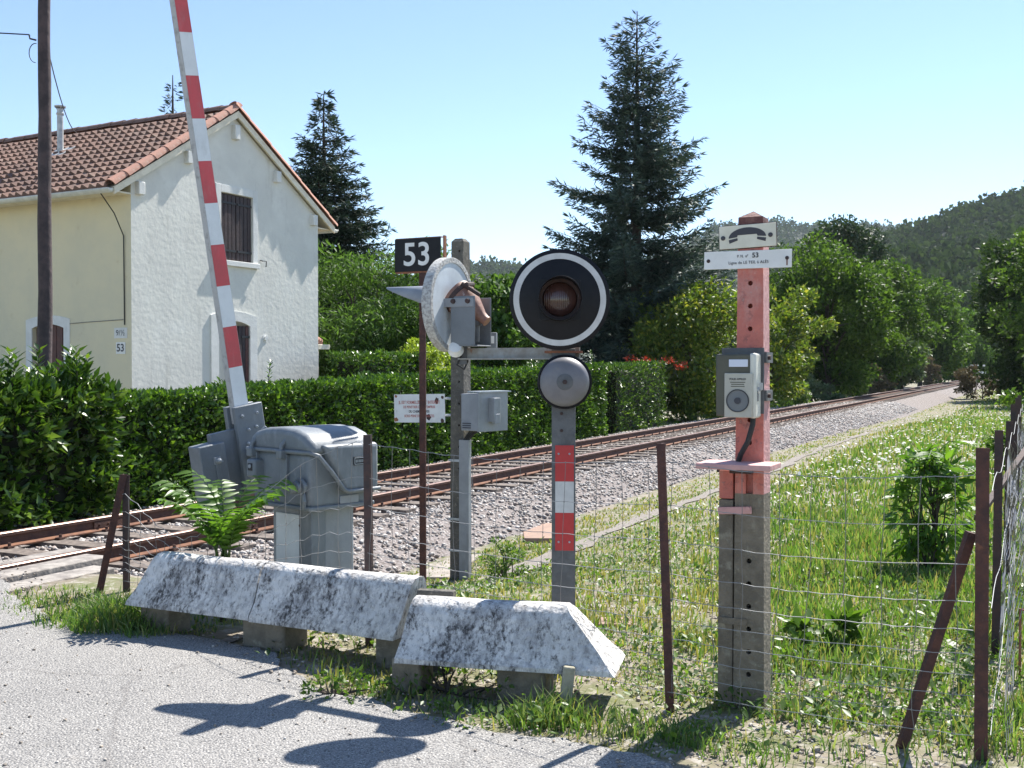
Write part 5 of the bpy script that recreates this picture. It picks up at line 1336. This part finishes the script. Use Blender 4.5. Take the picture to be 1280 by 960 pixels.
tree('photinia_bush', 'red leaved shrub growing just above the end of the clipped hedge', (*tw(18.2, -4.2), 0.0), 1.95, 1.1, 0.25, 520, 0.09, 'red_leaf', 'shrub', clumps=14, crown_c=1.68)
tree('golden_shrub', 'golden yellow shrub behind the hedge between the sign and the signal', (*at(528, 470, 25).xy, 0.0), 2.25, 1.0, 0.75, 3600, 0.10, 'yellow_leaf', 'shrub', clumps=24, crown_c=1.45)
tree('willow_tree', 'light green feathery tree beside the right corner of the house', (*at(452, 470, 29).xy, 0.0), 4.9, 2.1, 2.5, 30000, 0.20, 'willow_leaf', clumps=90, crown_c=2.4, lw=0.22, droop=0.5)
tree('walnut_tree', 'leafy green tree behind the number sign and signal arm', (*at(575, 470, 34).xy, 0.0), 4.4, 2.4, 1.9, 14000, 0.22, 'green_leaf', clumps=60, crown_c=2.4)
tree('fig_tree', 'pale leafed young tree between the two lamp boards', (*at(625, 470, 30).xy, 0.0), 3.9, 1.2, 1.6, 6000, 0.22, 'willow_leaf', clumps=34, crown_c=2.4, lw=0.6)
conifer('cedar_tree', 'tall blue green cedar standing behind the lamp board', (*at(796, 470, 42).xy, -0.2), 15.6, 3.9, 'cedar_needle', whorl=0.52, per=8, droop=-0.05, curl=0.24, dens=2.1, jitter=0.42, power=0.66, needle=0.30, topup=0.5)
conifer('spruce_tree', 'dark pointed spruce rising behind the right corner of the house', (*at(406, 470, 34).xy, 0.0), 10.2, 3.5, 'spruce_needle', whorl=0.27, per=9, droop=-0.14, curl=0.12, dens=3.2, topup=0.2, power=0.9, needle=0.22, jitter=0.25)
conifer('spruce_tree', 'thin spruce top just showing above the house roof ridge', (*at(218, 470, 40).xy, 0.0), 12.4, 1.5, 'spruce_needle', whorl=0.5, per=5, droop=0.3, curl=0.25, dens=0.6, power=0.8, needle=0.22, jitter=0.3)
tree('maple_tree', 'yellowing green bushy tree right of the cedar beside the track', (*at(862, 470, 39.5).xy, -0.3), 4.7, 2.3, 2.3, 17000, 0.20, 'maple_leaf', clumps=80, crown_c=2.3)
tree('maple_tree', 'yellow green shrub behind the telephone post by the track', (*at(955, 470, 50).xy, -0.3), 5.3, 2.4, 2.6, 12000, 0.24, 'maple_leaf', clumps=45, crown_c=2.6)
tree('bare_bush', 'grey twiggy bush at the track side left of the telephone box', (*at(888, 480, 41).xy, -0.3), 2.1, 1.1, 1.0, 3200, 0.14, 'dry_leaf', 'bush', clumps=24, crown_c=1.0, lw=0.2)
# the wooded edge beyond, along the left of the track
LT = 'trees lining the far side of the track'
tree('robinia_tree', 'large feathery green tree right of the telephone post', (*at(1035, 480, 66).xy, -0.4), 9.8, 3.4, 4.4, 26000, 0.30, 'green_leaf', clumps=90, crown_c=5.2, group=LT)
tree('dark_tree', 'dark tree in shade directly behind the telephone post', (*at(985, 480, 68).xy, -0.4), 8.2, 2.4, 3.9, 14000, 0.30, 'dark_leaf', clumps=60, crown_c=4.2, group=LT)
tree('pine_tree', 'dark round topped pine rising above the feathery green tree', (*at(1062, 480, 92).xy, -0.4), 14.4, 2.3, 2.6, 9000, 0.36, 'pine_leaf', clumps=40, crown_c=11.6, trunk=1, group=LT, cl=0.3)
tree('pine_tree', 'smaller dark pine left of the round topped pine', (*at(1030, 480, 95).xy, -0.4), 13.4, 1.5, 1.6, 3500, 0.36, 'pine_leaf', clumps=22, crown_c=11.8, trunk=1, group=LT, cl=0.3)
tree('oak_tree', 'broad mid green tree next along the track after the feathery one', (*at(1098, 480, 86).xy, -0.4), 10.4, 3.4, 4.6, 17000, 0.38, 'green_leaf', clumps=75, crown_c=5.3, group=LT)
tree('poplar_tree', 'silvery leaved tree low beside the track, mid distance', (*at(1128, 480, 92).xy, -0.4), 5.2, 1.7, 2.4, 6000, 0.34, 'pale_leaf', clumps=36, crown_c=2.7, group=LT)
tree('oak_tree', 'olive green tree farther along the left of the track', (*at(1150, 480, 122).xy, -0.4), 11.2, 4.2, 5.0, 15000, 0.5, 'green_leaf', clumps=75, crown_c=5.6, group=LT)
tree('oak_tree', 'dense green tree where the track disappears', (*at(1192, 480, 165).xy, -0.4), 12.2, 5.2, 5.6, 14000, 0.62, 'willow_leaf', clumps=75, crown_c=5.8, group=LT)
tree('dark_tree', 'shaded dark tree closing the view at the end of the track', (*at(1228, 480, 215).xy, -0.4), 13.5, 6.0, 6.4, 11000, 0.75, 'dark_leaf', clumps=60, crown_c=6.4, group=LT)
tree('reddish_shrub', 'reddish brown shrub low at the track edge before the dark trees', (*at(1163, 480, 112).xy, -0.4), 3.4, 0.9, 1.6, 1800, 0.3, 'dry_leaf', 'shrub', clumps=18, crown_c=1.6)
for k, (px, Y, hh, rr_, mt, lb) in enumerate(((985, 57, 1.6, 1.3, 'weed_leaf', 'low bright green scrub beside the track behind the telephone post'), (1015, 62, 1.5, 1.4, 'pale_leaf', 'low greyish scrub beside the track, left of the dry brambles'), (1055, 70, 1.7, 1.5, 'green_leaf', 'low green scrub at the foot of the feathery tree'), (1088, 80, 1.9, 1.5, 'dry_leaf', 'dry brown brambles at the left edge of the track'))):
    tree('scrub', lb, (*at(px, 480, Y).xy, -0.45), hh, rr_, hh * 0.55, 2600, 0.2, mt, 'scrub', clumps=22, crown_c=hh * 0.45)
# right of the track
tree('acacia_tree', 'tall dark tree at the right edge beside the track', (*at(1290, 480, 72).xy, -0.5), 11.6, 2.6, 5.2, 22000, 0.34, 'dark_leaf', clumps=85, crown_c=6.0)
tree('acacia_tree', 'second dark tree standing mostly beyond the right edge', (*at(1335, 480, 62).xy, -0.5), 11.0, 3.0, 5.2, 12000, 0.34, 'green_leaf', clumps=60, crown_c=5.8)
tree('bramble', 'dry brown bramble thicket at the right side of the track in the distance', (*at(1228, 480, 76).xy, -0.5), 2.4, 1.6, 1.3, 3600, 0.24, 'dry_leaf', 'bramble', clumps=26, crown_c=1.0)
tree('laurel_bush', 'bright green bush at the right edge behind the chain link fence', (*at(1296, 490, 17).xy, -0.2), 1.5, 0.5, 0.75, 2200, 0.10, 'weed_leaf', 'bush', clumps=18, crown_c=0.8)
# white parapet glimpsed at the end of the line
par = root('bridge_parapet', 'small white railed parapet glimpsed beyond the end of the track', 'parapet', (*at(1222, 462, 150).xy, 0.0), TROT)
MB().box((0, 0, 1.0), (2.2, 0.3, 0.35)).build('wall', MAT['sign_white'], par); MB().box((0, 0, 1.95), (1.9, 0.15, 0.22)).build('rail', MAT['sign_white'], par)
for x in (-0.8, 0, 0.8): MB().box((x, 0, 1.5), (0.12, 0.12, 0.8)).build('post', MAT['grey_paint'], par)
# ------------------------------------------------------------------ hills and their woods
def hill(name, crest, dist, near, trees_n, tsz, k_leaf, label, z_low=-2.0, px_lo=-300, px_hi=2000):
    pxs = np.linspace(px_lo, px_hi, 90); fs = np.linspace(0, 1.35, 22)
    cz = np.interp(pxs, [c[0] for c in crest], [CAM_H - (c[1] - HORIZON) / FPX * dist for c in crest])
    def surf(px, f, cz_):
        Y = near + (dist - near) * f
        h = z_low + (cz_ - z_low) * np.where(f <= 1, sm(0, 1, f) * 0.55 + 0.45 * f, 1 - 1.2 * (f - 1))
        X = (px - 640) / FPX * Y
        h = h + 0.018 * dist * nz(X / dist * 14, Y / dist * 14, 1.0) * np.clip(f * 1.5, 0, 1) * np.clip((1.02 - f) * 6, 0, 1)
        return X, Y, h
    PX, FS = np.meshgrid(pxs, fs, indexing='ij')
    X, Y, Hh = surf(PX, FS, cz[:, None])
    V = np.stack([X, Y, Hh], -1).reshape(-1, 3)
    ii = np.arange(len(pxs) - 1)[:, None] * len(fs) + np.arange(len(fs) - 1)[None]
    F = np.stack([ii, ii + len(fs), ii + len(fs) + 1, ii + 1], -1).reshape(-1, 4)
    tag(npmesh(name, V, F, MAT['forest_floor'], smooth=True), kind='structure')
    n = trees_n; px = rng.uniform(px_lo, px_hi, n); f = rng.uniform(0.1, 1.04, n) ** 0.8
    c_ = np.interp(px, pxs, cz); X, Y, Hh = surf(px, f, c_)
    r = rng.uniform(0.6, 1.3, n) * tsz; asp = rng.uniform(0.8, 1.7, n)
    m_ = k_leaf
    d = rnd(n * m_).reshape(n, m_, 3); d[..., 2] = np.abs(d[..., 2]) * 1.3 - 0.3
    rad = rng.uniform(0.55, 1.05, (n, m_, 1))
    P = np.stack([X, Y, Hh + r * asp * 0.7], -1)[:, None] + d * rad * (r[:, None, None] * np.stack([np.ones(n), np.ones(n), asp], -1)[:, None])
    P = P.reshape(-1, 3); D = d.reshape(-1, 3) + rnd(n * m_) * 0.9
    Ls = np.repeat(r, m_) * rng.uniform(0.45, 0.85, n * m_)
    V, F = leaf_quads(P - unit(D) * Ls[:, None] * 0.5, D, Ls, Ls * 0.75, 0.1)
    tag(npmesh('hill_wood', V, F, MAT['forest_leaf']), label, 'wood', kind='stuff')
mat('forest_floor', (0.030, 0.048, 0.022), 0.95, col2=(0.018, 0.03, 0.014), vscale=0.08)
hill('hill', [(700, 478), (900, 425), (1000, 350), (1060, 322), (1110, 312), (1160, 305), (1200, 288), (1240, 273), (1290, 254), (1400, 222), (1600, 190), (2000, 170)], 700, 200, 6000, 3.7, 28, 'dark pine wood covering the steep hillside on the right', px_lo=820, px_hi=1750)
hill('hill', [(-300, 405), (200, 390), (450, 362), (560, 347), (610, 340), (650, 342), (700, 352), (760, 352), (840, 326), (900, 306), (960, 301), (1030, 303), (1100, 299), (1200, 307), (1500, 325)], 1700, 600, 9000, 6.0, 16, 'hazy wooded ridge across the valley behind the trees', px_lo=300, px_hi=1400)

# ------------------------------------------------------------------ grass, weeds and flowers
def scatter(n, y0, y1, a0=-0.56, a1=0.60):
    Y = np.exp(rng.uniform(math.log(y0), math.log(y1), n)); X = rng.uniform(a0, a1, n) * Y
    return X, Y
EDGE = np.array(edge)
def off_road(X, Y):
    """signed distance past the road edge towards the field (positive = verge)"""
    ex = np.interp(Y, EDGE[::-1, 1], EDGE[::-1, 0])
    return X - ex
def blades(name, label, X, Y, h, mt, wmul=1.0, lean=0.5):
    n = len(X); z = gz(X, Y) - 0.005
    az = rng.uniform(0, 2 * math.pi, n); w = (0.0022 + 0.00052 * Y) * rng.uniform(0.7, 1.3, n) * wmul
    dx, dy = np.cos(az), np.sin(az); ln = lean * h * rng.uniform(0.1, 1.0, n)
    la = rng.uniform(0, 2 * math.pi, n); lx, ly = np.cos(la) * ln, np.sin(la) * ln
    B0 = np.stack([X - dx * w, Y - dy * w, z], -1); B1 = np.stack([X + dx * w, Y + dy * w, z], -1)
    M0 = np.stack([X - dx * w * 0.75 + lx * 0.35, Y - dy * w * 0.75 + ly * 0.35, z + h * 0.6], -1); M1 = np.stack([X + dx * w * 0.75 + lx * 0.35, Y + dy * w * 0.75 + ly * 0.35, z + h * 0.6], -1)
    T = np.stack([X + lx, Y + ly, z + h * rng.uniform(0.82, 1.0, n)], -1)
    V = np.stack([B0, B1, M0, M1, T], 1).reshape(-1, 3)
    i = np.arange(n)[:, None] * 5
    F = np.concatenate([i + np.array([[0, 1, 3]]), i + np.array([[0, 3, 2]]), i + np.array([[2, 3, 4]])], 1).reshape(-1, 3)
    return tag(npmesh(name, V, F, MAT[mt]), label, 'grass', kind='stuff')
def path_c(t): return 3.05 - 0.012 * (t + 8) + 0.10 * np.sin(t * 0.5)
X, Y = scatter(330000, 4.3, 150)
s, t = st(X, Y)
pat = nz(X, Y, 0.9); fine = nz(X + 5, Y - 3, 2.6)
lush = sm(3.3, 4.6, s) * sm(1.1, 2.0, X / np.maximum(Y, 1) * 5.0 + 0.5)           # deep grass of the right hand field
prob = np.where(s > 3.25, 0.30 + 0.55 * lush + 0.35 * fine, 0.34 + 0.30 * pat + 0.3 * fine)
prob = np.where(np.abs(s - path_c(t)) < 0.2, 0.03, prob)
prob = np.where((s > 1.9) & (s < 2.85), np.maximum(prob, 0.62 + 0.25 * fine), prob)
prob = np.where((s < 1.9), 0.0, prob)
nearf = (Y < 6.6) & (X > -1.6)
prob = np.where(nearf & (off_road(X, Y) > 0), prob * (0.25 + 0.6 * (fine > 0.05)), prob)
prob = np.where(off_road(X, Y) < 0.05, 0, prob)
fline = 5.02 - 0.52 * (X - 0.745)                       # the fence line: bare, trodden ground on the road side of it
front = np.where((Y < fline + 0.1) & (X > -0.4), 0.16, 1.0)
prob = np.where((t < -9.8) & (s < 4.4), prob * 0.55, prob)
keep = rng.uniform(size=len(X)) < prob * front
X, Y, s, t, pat, fine, lush = (a[keep] for a in (X, Y, s, t, pat, fine, lush))
h = (0.035 + 0.05 * rng.uniform(size=len(X)) + 0.10 * lush * rng.uniform(0.3, 1, len(X)) * (0.65 + 0.5 * fine) + 0.03 * (fine > 0.5)) * np.where(s < 3.3, 0.6, 1.0)
dry = rng.uniform(size=len(X)) < np.where(lush > 0.4, 0.22, 0.50 + 0.2 * (pat < 0))
blades('meadow_grass', 'green meadow grass growing in the field between track and fence', X[~dry], Y[~dry], np.maximum(h[~dry], 0.02), 'grass')
blades('dry_grass', 'straw coloured grass mixed into the verge and field', X[dry], Y[dry], np.maximum(h[dry], 0.02), 'grass_dry')
X, Y = scatter(150000, 4.4, 13, -0.5, 0.56); s, t = st(X, Y)
f2 = nz(X * 1.7 + 2, Y * 1.7, 2.1); pr_ = 0.30 + 0.6 * f2 + 0.25 * nz(X, Y, 0.9)
pr_ = np.where((s > 1.9) & (s < 2.9), pr_ + 0.3, pr_)
pr_ = np.where((s < 1.9) | (off_road(X, Y) < 0.03) | (np.abs(s - path_c(t)) < 0.2), 0, pr_)
pr_ = np.where((t < -9.8) & (s < 4.2), pr_ * 0.5, pr_)
pr_ = np.where((Y < 5.02 - 0.52 * (X - 0.745) + 0.12) & (X > -0.3), pr_ * 0.3, pr_)
ok = rng.uniform(size=len(X)) < pr_
X, Y, f2 = X[ok], Y[ok], f2[ok]
dd2 = rng.uniform(size=len(X)) < 0.62
blades('matted_grass', 'short matted grass close to the ground behind the fence', X[~dd2], Y[~dd2], rng.uniform(0.015, 0.05, (~dd2).sum()), 'grass', wmul=0.8, lean=1.6)
blades('dead_thatch', 'dead straw lying flat among the grass behind the fence', X[dd2], Y[dd2], rng.uniform(0.012, 0.035, dd2.sum()), 'grass_dry', wmul=0.8, lean=2.2)
# far side strip between rails and hedge, and left verge
X, Y = scatter(26000, 8.5, 60, -0.58, 0.5); s, t = st(X, Y)
ok = (s < -2.25) & (s > -4.2) & (rng.uniform(size=len(X)) < 0.35 + 0.5 * nz(X, Y, 1.5) + 0.4 * (t > 10))
blades('trackside_grass', 'thin grass growing at the foot of the hedges', X[ok], Y[ok], rng.uniform(0.05, 0.16, ok.sum()) * np.where(t[ok] > 10, 1.5, 1), 'grass')
# tufts round the end of the beams and along the verge
def tuft(cx, cy, r, n, h0, h1, acc):
    a = rng.uniform(0, 6.283, n); q = r * np.sqrt(rng.uniform(0, 1, n))
    acc.append(np.stack([cx + np.cos(a) * q, cy + np.sin(a) * q, rng.uniform(h0, h1, n) * (1.05 - 0.5 * q / r)], 1))
acc = []
for (cx, cy, r, n, h0, h1) in ((-2.45, 6.62, 0.26, 700, 0.14, 0.34), (-2.72, 6.78, 0.28, 420, 0.06, 0.2), (-2.55, 7.05, 0.4, 420, 0.05, 0.16), (-2.95, 7.2, 0.45, 420, 0.04, 0.12), (-3.3, 7.5, 0.4, 260, 0.03, 0.09), (-2.2, 6.45, 0.16, 220, 0.08, 0.2),
                              (0.18, 4.86, 0.16, 260, 0.10, 0.24), (0.42, 4.78, 0.2, 150, 0.06, 0.16), (0.62, 4.68, 0.22, 110, 0.05, 0.14), (0.05, 4.84, 0.1, 90, 0.1, 0.2), (0.78, 4.62, 0.14, 120, 0.06, 0.16), (0.95, 4.45, 0.2, 120, 0.04, 0.10), (1.25, 4.3, 0.25, 60, 0.03, 0.08), (1.6, 4.35, 0.3, 110, 0.04, 0.1), (2.05, 4.55, 0.25, 200, 0.06, 0.2), (-0.2, 4.95, 0.22, 160, 0.04, 0.1)):
    tuft(cx, cy, r, n, h0, h1, acc)
Tt = np.concatenate(acc)
blades('grass_tufts', 'long grass tufts round the ends of the concrete beams and along the road edge', Tt[:, 0], Tt[:, 1], Tt[:, 2], 'grass', wmul=0.8, lean=0.9)
blades('dry_tufts', 'straw coloured stems among the tufts at the road edge', Tt[::4, 0] + 0.05, Tt[::4, 1] + 0.03, Tt[::4, 2] * 0.9, 'grass_dry', wmul=0.6, lean=1.0)
# small broad leaved weeds
X, Y = scatter(60000, 4.4, 16, -0.5, 0.56); s, t = st(X, Y)
d_ = off_road(X, Y)
wk = np.where(s > 3.2, 0.30 + 0.7 * nz(X * 1.3, Y * 1.3, 1.9), 0.10 + 0.5 * nz(X * 1.3, Y * 1.3, 1.9))
under = (d_ > -0.12) & (d_ < 0.55) & (Y > 4.7) & (Y < 6.0) & (X < 0.6)
wk = np.where(under, 0.02 + 0.45 * nz(X * 2, Y * 2, 2.4), wk)
wk = np.where((Y < 5.02 - 0.52 * (X - 0.745) + 0.1) & (X > 0.3), wk * 0.25, wk)
wk = np.where((d_ < 0) & ~under, 0, wk); wk = np.where((t < -10.5) & (X < -1.4), 0, wk); wk = np.where(s < 1.9, 0, wk)
ok = rng.uniform(size=len(X)) < wk * np.clip(9 / Y, 0.3, 1)
X, Y = X[ok], Y[ok]; n = len(X)
az = rng.uniform(0, 6.283, n); D = np.stack([np.cos(az), np.sin(az), rng.uniform(0.1, 1.0, n)], 1)
zz4 = gz(X, Y) + rng.uniform(0, 0.07, n) * (1 + 0.6 * nz(X, Y, 2.0))
Ls = rng.uniform(0.02, 0.055, n) * (1 + 0.02 * Y)
V, F = leaf_quads(np.c_[X, Y, zz4], D, Ls, Ls * 0.55, 0.15, np.array([0, 0, 1.0]) + rnd(n) * 0.5)
tag(npmesh('low_weeds', V, F, MAT['weed_leaf']), 'small leafy weeds creeping over the verge and under the beams', 'weeds', kind='stuff')
# white umbels of the far field
X, Y = scatter(26000, 9.5, 60, 0.1, 0.6); s, t = st(X, Y)
ok = (s > 3.5) & (rng.uniform(size=len(X)) < sm(3.4, 5.0, s) * sm(10, 16, Y) * np.clip(0.17 + 0.36 * nz(X, Y, 0.8), 0, 1))
X, Y = X[ok], Y[ok]; n = len(X); hf = gz(X, Y) + rng.uniform(0.12, 0.36, n)
a = np.linspace(0, 2 * math.pi, 7)[:-1]; r = rng.uniform(0.010, 0.026, n) * (1 + 0.006 * Y)
tl = rng.normal(0, 0.35, (n, 2))
V = np.stack([X[:, None] + np.cos(a) * r[:, None], Y[:, None] + np.sin(a) * r[:, None], hf[:, None] + (np.cos(a) * tl[:, :1] + np.sin(a) * tl[:, 1:]) * r[:, None]], -1).reshape(-1, 3)
F = np.arange(n * 6).reshape(n, 6)
tag(npmesh('white_flowers', V, F, MAT['flower']), 'white flower heads dotting the far field right of the path', 'flowers', kind='stuff')

# ------------------------------------------------------------------ saplings with feathered leaves
def leaflet_mesh():
    pr = [(0, 0.004), (0.1, 0.55), (0.25, 0.85), (0.5, 0.68), (0.8, 0.28), (1.0, 0.0)]
    V = []; F = []
    for (x, w) in pr:
        bend = -0.16 * x * x
        V += [(x, -w * 0.17, bend + 0.05 * w), (x, 0, bend), (x, w * 0.17, bend + 0.05 * w)]
    for i in range(len(pr) - 1):
        for k in (0, 1): F.append((i * 3 + k, i * 3 + 3 + k, i * 3 + 4 + k, i * 3 + 1 + k))
    b = MB().add(V, F); me = b.build('leaflet', MAT['ailanthus_leaf'], mesh_only=True, smooth=80)
    return me
LFM = leaflet_mesh()
def sapling(name, label, base, stems, cat='sapling'):
    rt = root(name, label, cat, base)
    for (p0, az, up, L, n, ls) in stems:
        dr = Vector((math.cos(az), math.sin(az), 0)); sd_v = Vector((-dr.y, dr.x, 0))
        pts = []; p = Vector(p0); ang = up
        K = 10
        for k in range(K + 1):
            pts.append(p.copy()); p = p + (dr * math.cos(ang) + Vector((0, 0, 1)) * math.sin(ang)) * (L / K); ang -= (up - 0.1) / K * (0.4 + 1.2 * k / K)
        fr = MB().tube(pts, [0.006 * (1 - 0.8 * k / K) for k in range(K + 1)], 5).build('frond', MAT['weed_leaf'], rt)
        n = n + 3
        for i in range(n):
            u = 0.22 + 0.78 * i / (n - 1); k = min(K - 1, int(u * K)); q = pts[k].lerp(pts[k + 1], u * K - k); tg = (pts[k + 1] - pts[k]).normalized()
            for sgn in (-1, 1):
                o = bpy.data.objects.new('leaflet', LFM); link(o, fr)
                d_ = (sd_v * sgn * 0.86 + tg * 0.5 + Vector((0, 0, random.uniform(-0.35, -0.05)))).normalized()
                up_ = tg.cross(d_) * (1 if sgn < 0 else -1)
                up_ = (up_ if up_.z > 0 else -up_) + Vector((random.uniform(-.3, .3), random.uniform(-.3, .3), 0.2))
                yv = up_.cross(d_).normalized(); zv = d_.cross(yv)
                M = Matrix((d_, yv, zv)).transposed().to_4x4(); M.translation = q
                o.matrix_local = M @ Matrix.Scale(ls * random.uniform(0.8, 1.15) * (1 - 0.45 * abs(u - 0.55)), 4)
        st_m = MB().tube([(p0[0] * 0.2, p0[1] * 0.2, -0.05), tuple(Vector(p0))], 0.008, 5).build('stem', MAT['bark'], rt)
    return rt
stm = []
for (az, up, L, n, ls) in ((2.9, 1.4, 0.66, 10, 0.15), (2.6, 1.5, 0.66, 10, 0.14), (1.9, 1.5, 0.6, 9, 0.13), (0.5, 1.3, 0.66, 10, 0.15), (0.15, 1.15, 0.64, 10, 0.14), (-0.35, 1.35, 0.6, 9, 0.14), (3.6, 1.25, 0.55, 9, 0.14), (1.2, 1.5, 0.64, 9, 0.13), (-0.8, 1.35, 0.5, 8, 0.13), (3.2, 1.1, 0.55, 9, 0.13), (4.3, 1.4, 0.5, 8, 0.12), (2.75, 1.2, 0.5, 9, 0.12), (0.0, 1.3, 0.56, 9, 0.13), (0.9, 1.25, 0.5, 8, 0.12), (3.4, 1.45, 0.62, 9, 0.13), (5.4, 1.3, 0.45, 8, 0.11)):
    stm.append(((random.uniform(-0.04, 0.04), random.uniform(-0.04, 0.04), 0.34 + random.uniform(0, 0.06)), az, up, L, n, ls))
sapling('ailanthus_sapling', 'leafy green sapling with feathered fronds rising behind the left guard beam', (-1.83, 6.82, 0.0), stm)
fs_ = tree('field_sapling', 'dark green leafy sapling standing in the field by the corner post', (3.42, 8.75, float(gz(3.42, 8.75))), 1.0, 0.25, 0.48, 800, 0.14, 'ailanthus_leaf', 'sapling', clumps=42, crown_c=0.5, lw=0.26, droop=0.5, cl=0.15)
for k in range(9):
    sd0 = MB(); az = k * 2.4; u0 = 0.4 + 0.065 * k
    sd0.tube([(0, 0, u0), (0.16 * math.cos(az), 0.16 * math.sin(az), u0 + 0.12), (0.36 * math.cos(az), 0.36 * math.sin(az), u0 + 0.08)], [0.006, 0.005, 0.002], 5)
    q = [(0.05 + 0.035 * j) for j in range(9)]
    Pq = np.array([(r_ * math.cos(az), r_ * math.sin(az), u0 + 0.12 * math.sin(r_ / 0.36 * 2.2)) for r_ in q for _ in (0, 1)])
    Dq = np.array([(math.cos(az) * 0.5 - s2 * math.sin(az), math.sin(az) * 0.5 + s2 * math.cos(az), -0.2) for r_ in q for s2 in (-0.8, 0.8)])
    V, F = leaf_quads(Pq, Dq, 0.13, 0.04, 0.2, np.array([0, 0, 1.0]) + rnd(18) * 0.3)
    fr = npmesh('frond', V, F, MAT['ailanthus_leaf'], fs_)
    sd0.build('stem', MAT['weed_leaf'], fr)
tree('weed_bush', 'small spiky green weed growing behind the signal beside the concrete post', (*at(632, 700, 9.6).xy, float(gz(-0.06, 9.6))), 0.34, 0.2, 0.17, 700, 0.05, 'weed_leaf', 'weed', clumps=14, crown_c=0.16, lw=0.3)
tree('weed_bush', 'broad leaved weed in the field right of the telephone post', (*at(1030, 815, 6.2).xy, float(gz(1.8, 6.2))), 0.2, 0.16, 0.1, 120, 0.12, 'weed_leaf', 'weed', clumps=8, crown_c=0.09, lw=0.4)
tree('weed_bush', 'patch of creeping weeds under the nearest guard beam', (*at(560, 870, 5.3).xy, 0.0), 0.11, 0.40, 0.07, 520, 0.035, 'weed_leaf', 'weed', clumps=26, crown_c=0.045, lw=0.5)
tree('weed_bush', 'patch of creeping weeds at the road edge below the middle beam', (*at(415, 868, 5.25).xy, 0.0), 0.09, 0.20, 0.05, 300, 0.032, 'weed_leaf', 'weed', clumps=16, crown_c=0.04, lw=0.5)

if False: print('TRIS', sum(sum(len(p.vertices) - 2 for p in o.data.polygons) for o in bpy.data.objects if o.type == 'MESH'))

# ------------------------------------------------------------------ summer haze over the valley
hb = MB().box((0, 1150, 140), (5000, 2900, 300))
mh = bpy.data.materials.new('haze'); mh.use_nodes = True
hn = mh.node_tree.nodes; hl = mh.node_tree.links
hn.remove(hn['Principled BSDF'])
pv_ = hn.new('ShaderNodeVolumePrincipled'); pv_.inputs['Color'].default_value = (0.80, 0.90, 1.0, 1); pv_.inputs['Density'].default_value = 0.00008; pv_.inputs['Anisotropy'].default_value = 0.2
hl.new(pv_.outputs['Volume'], hn['Material Output'].inputs['Volume'])
tag(hb.build('haze', mh), 'thin summer haze hanging in the valley air', 'haze', kind='stuff')
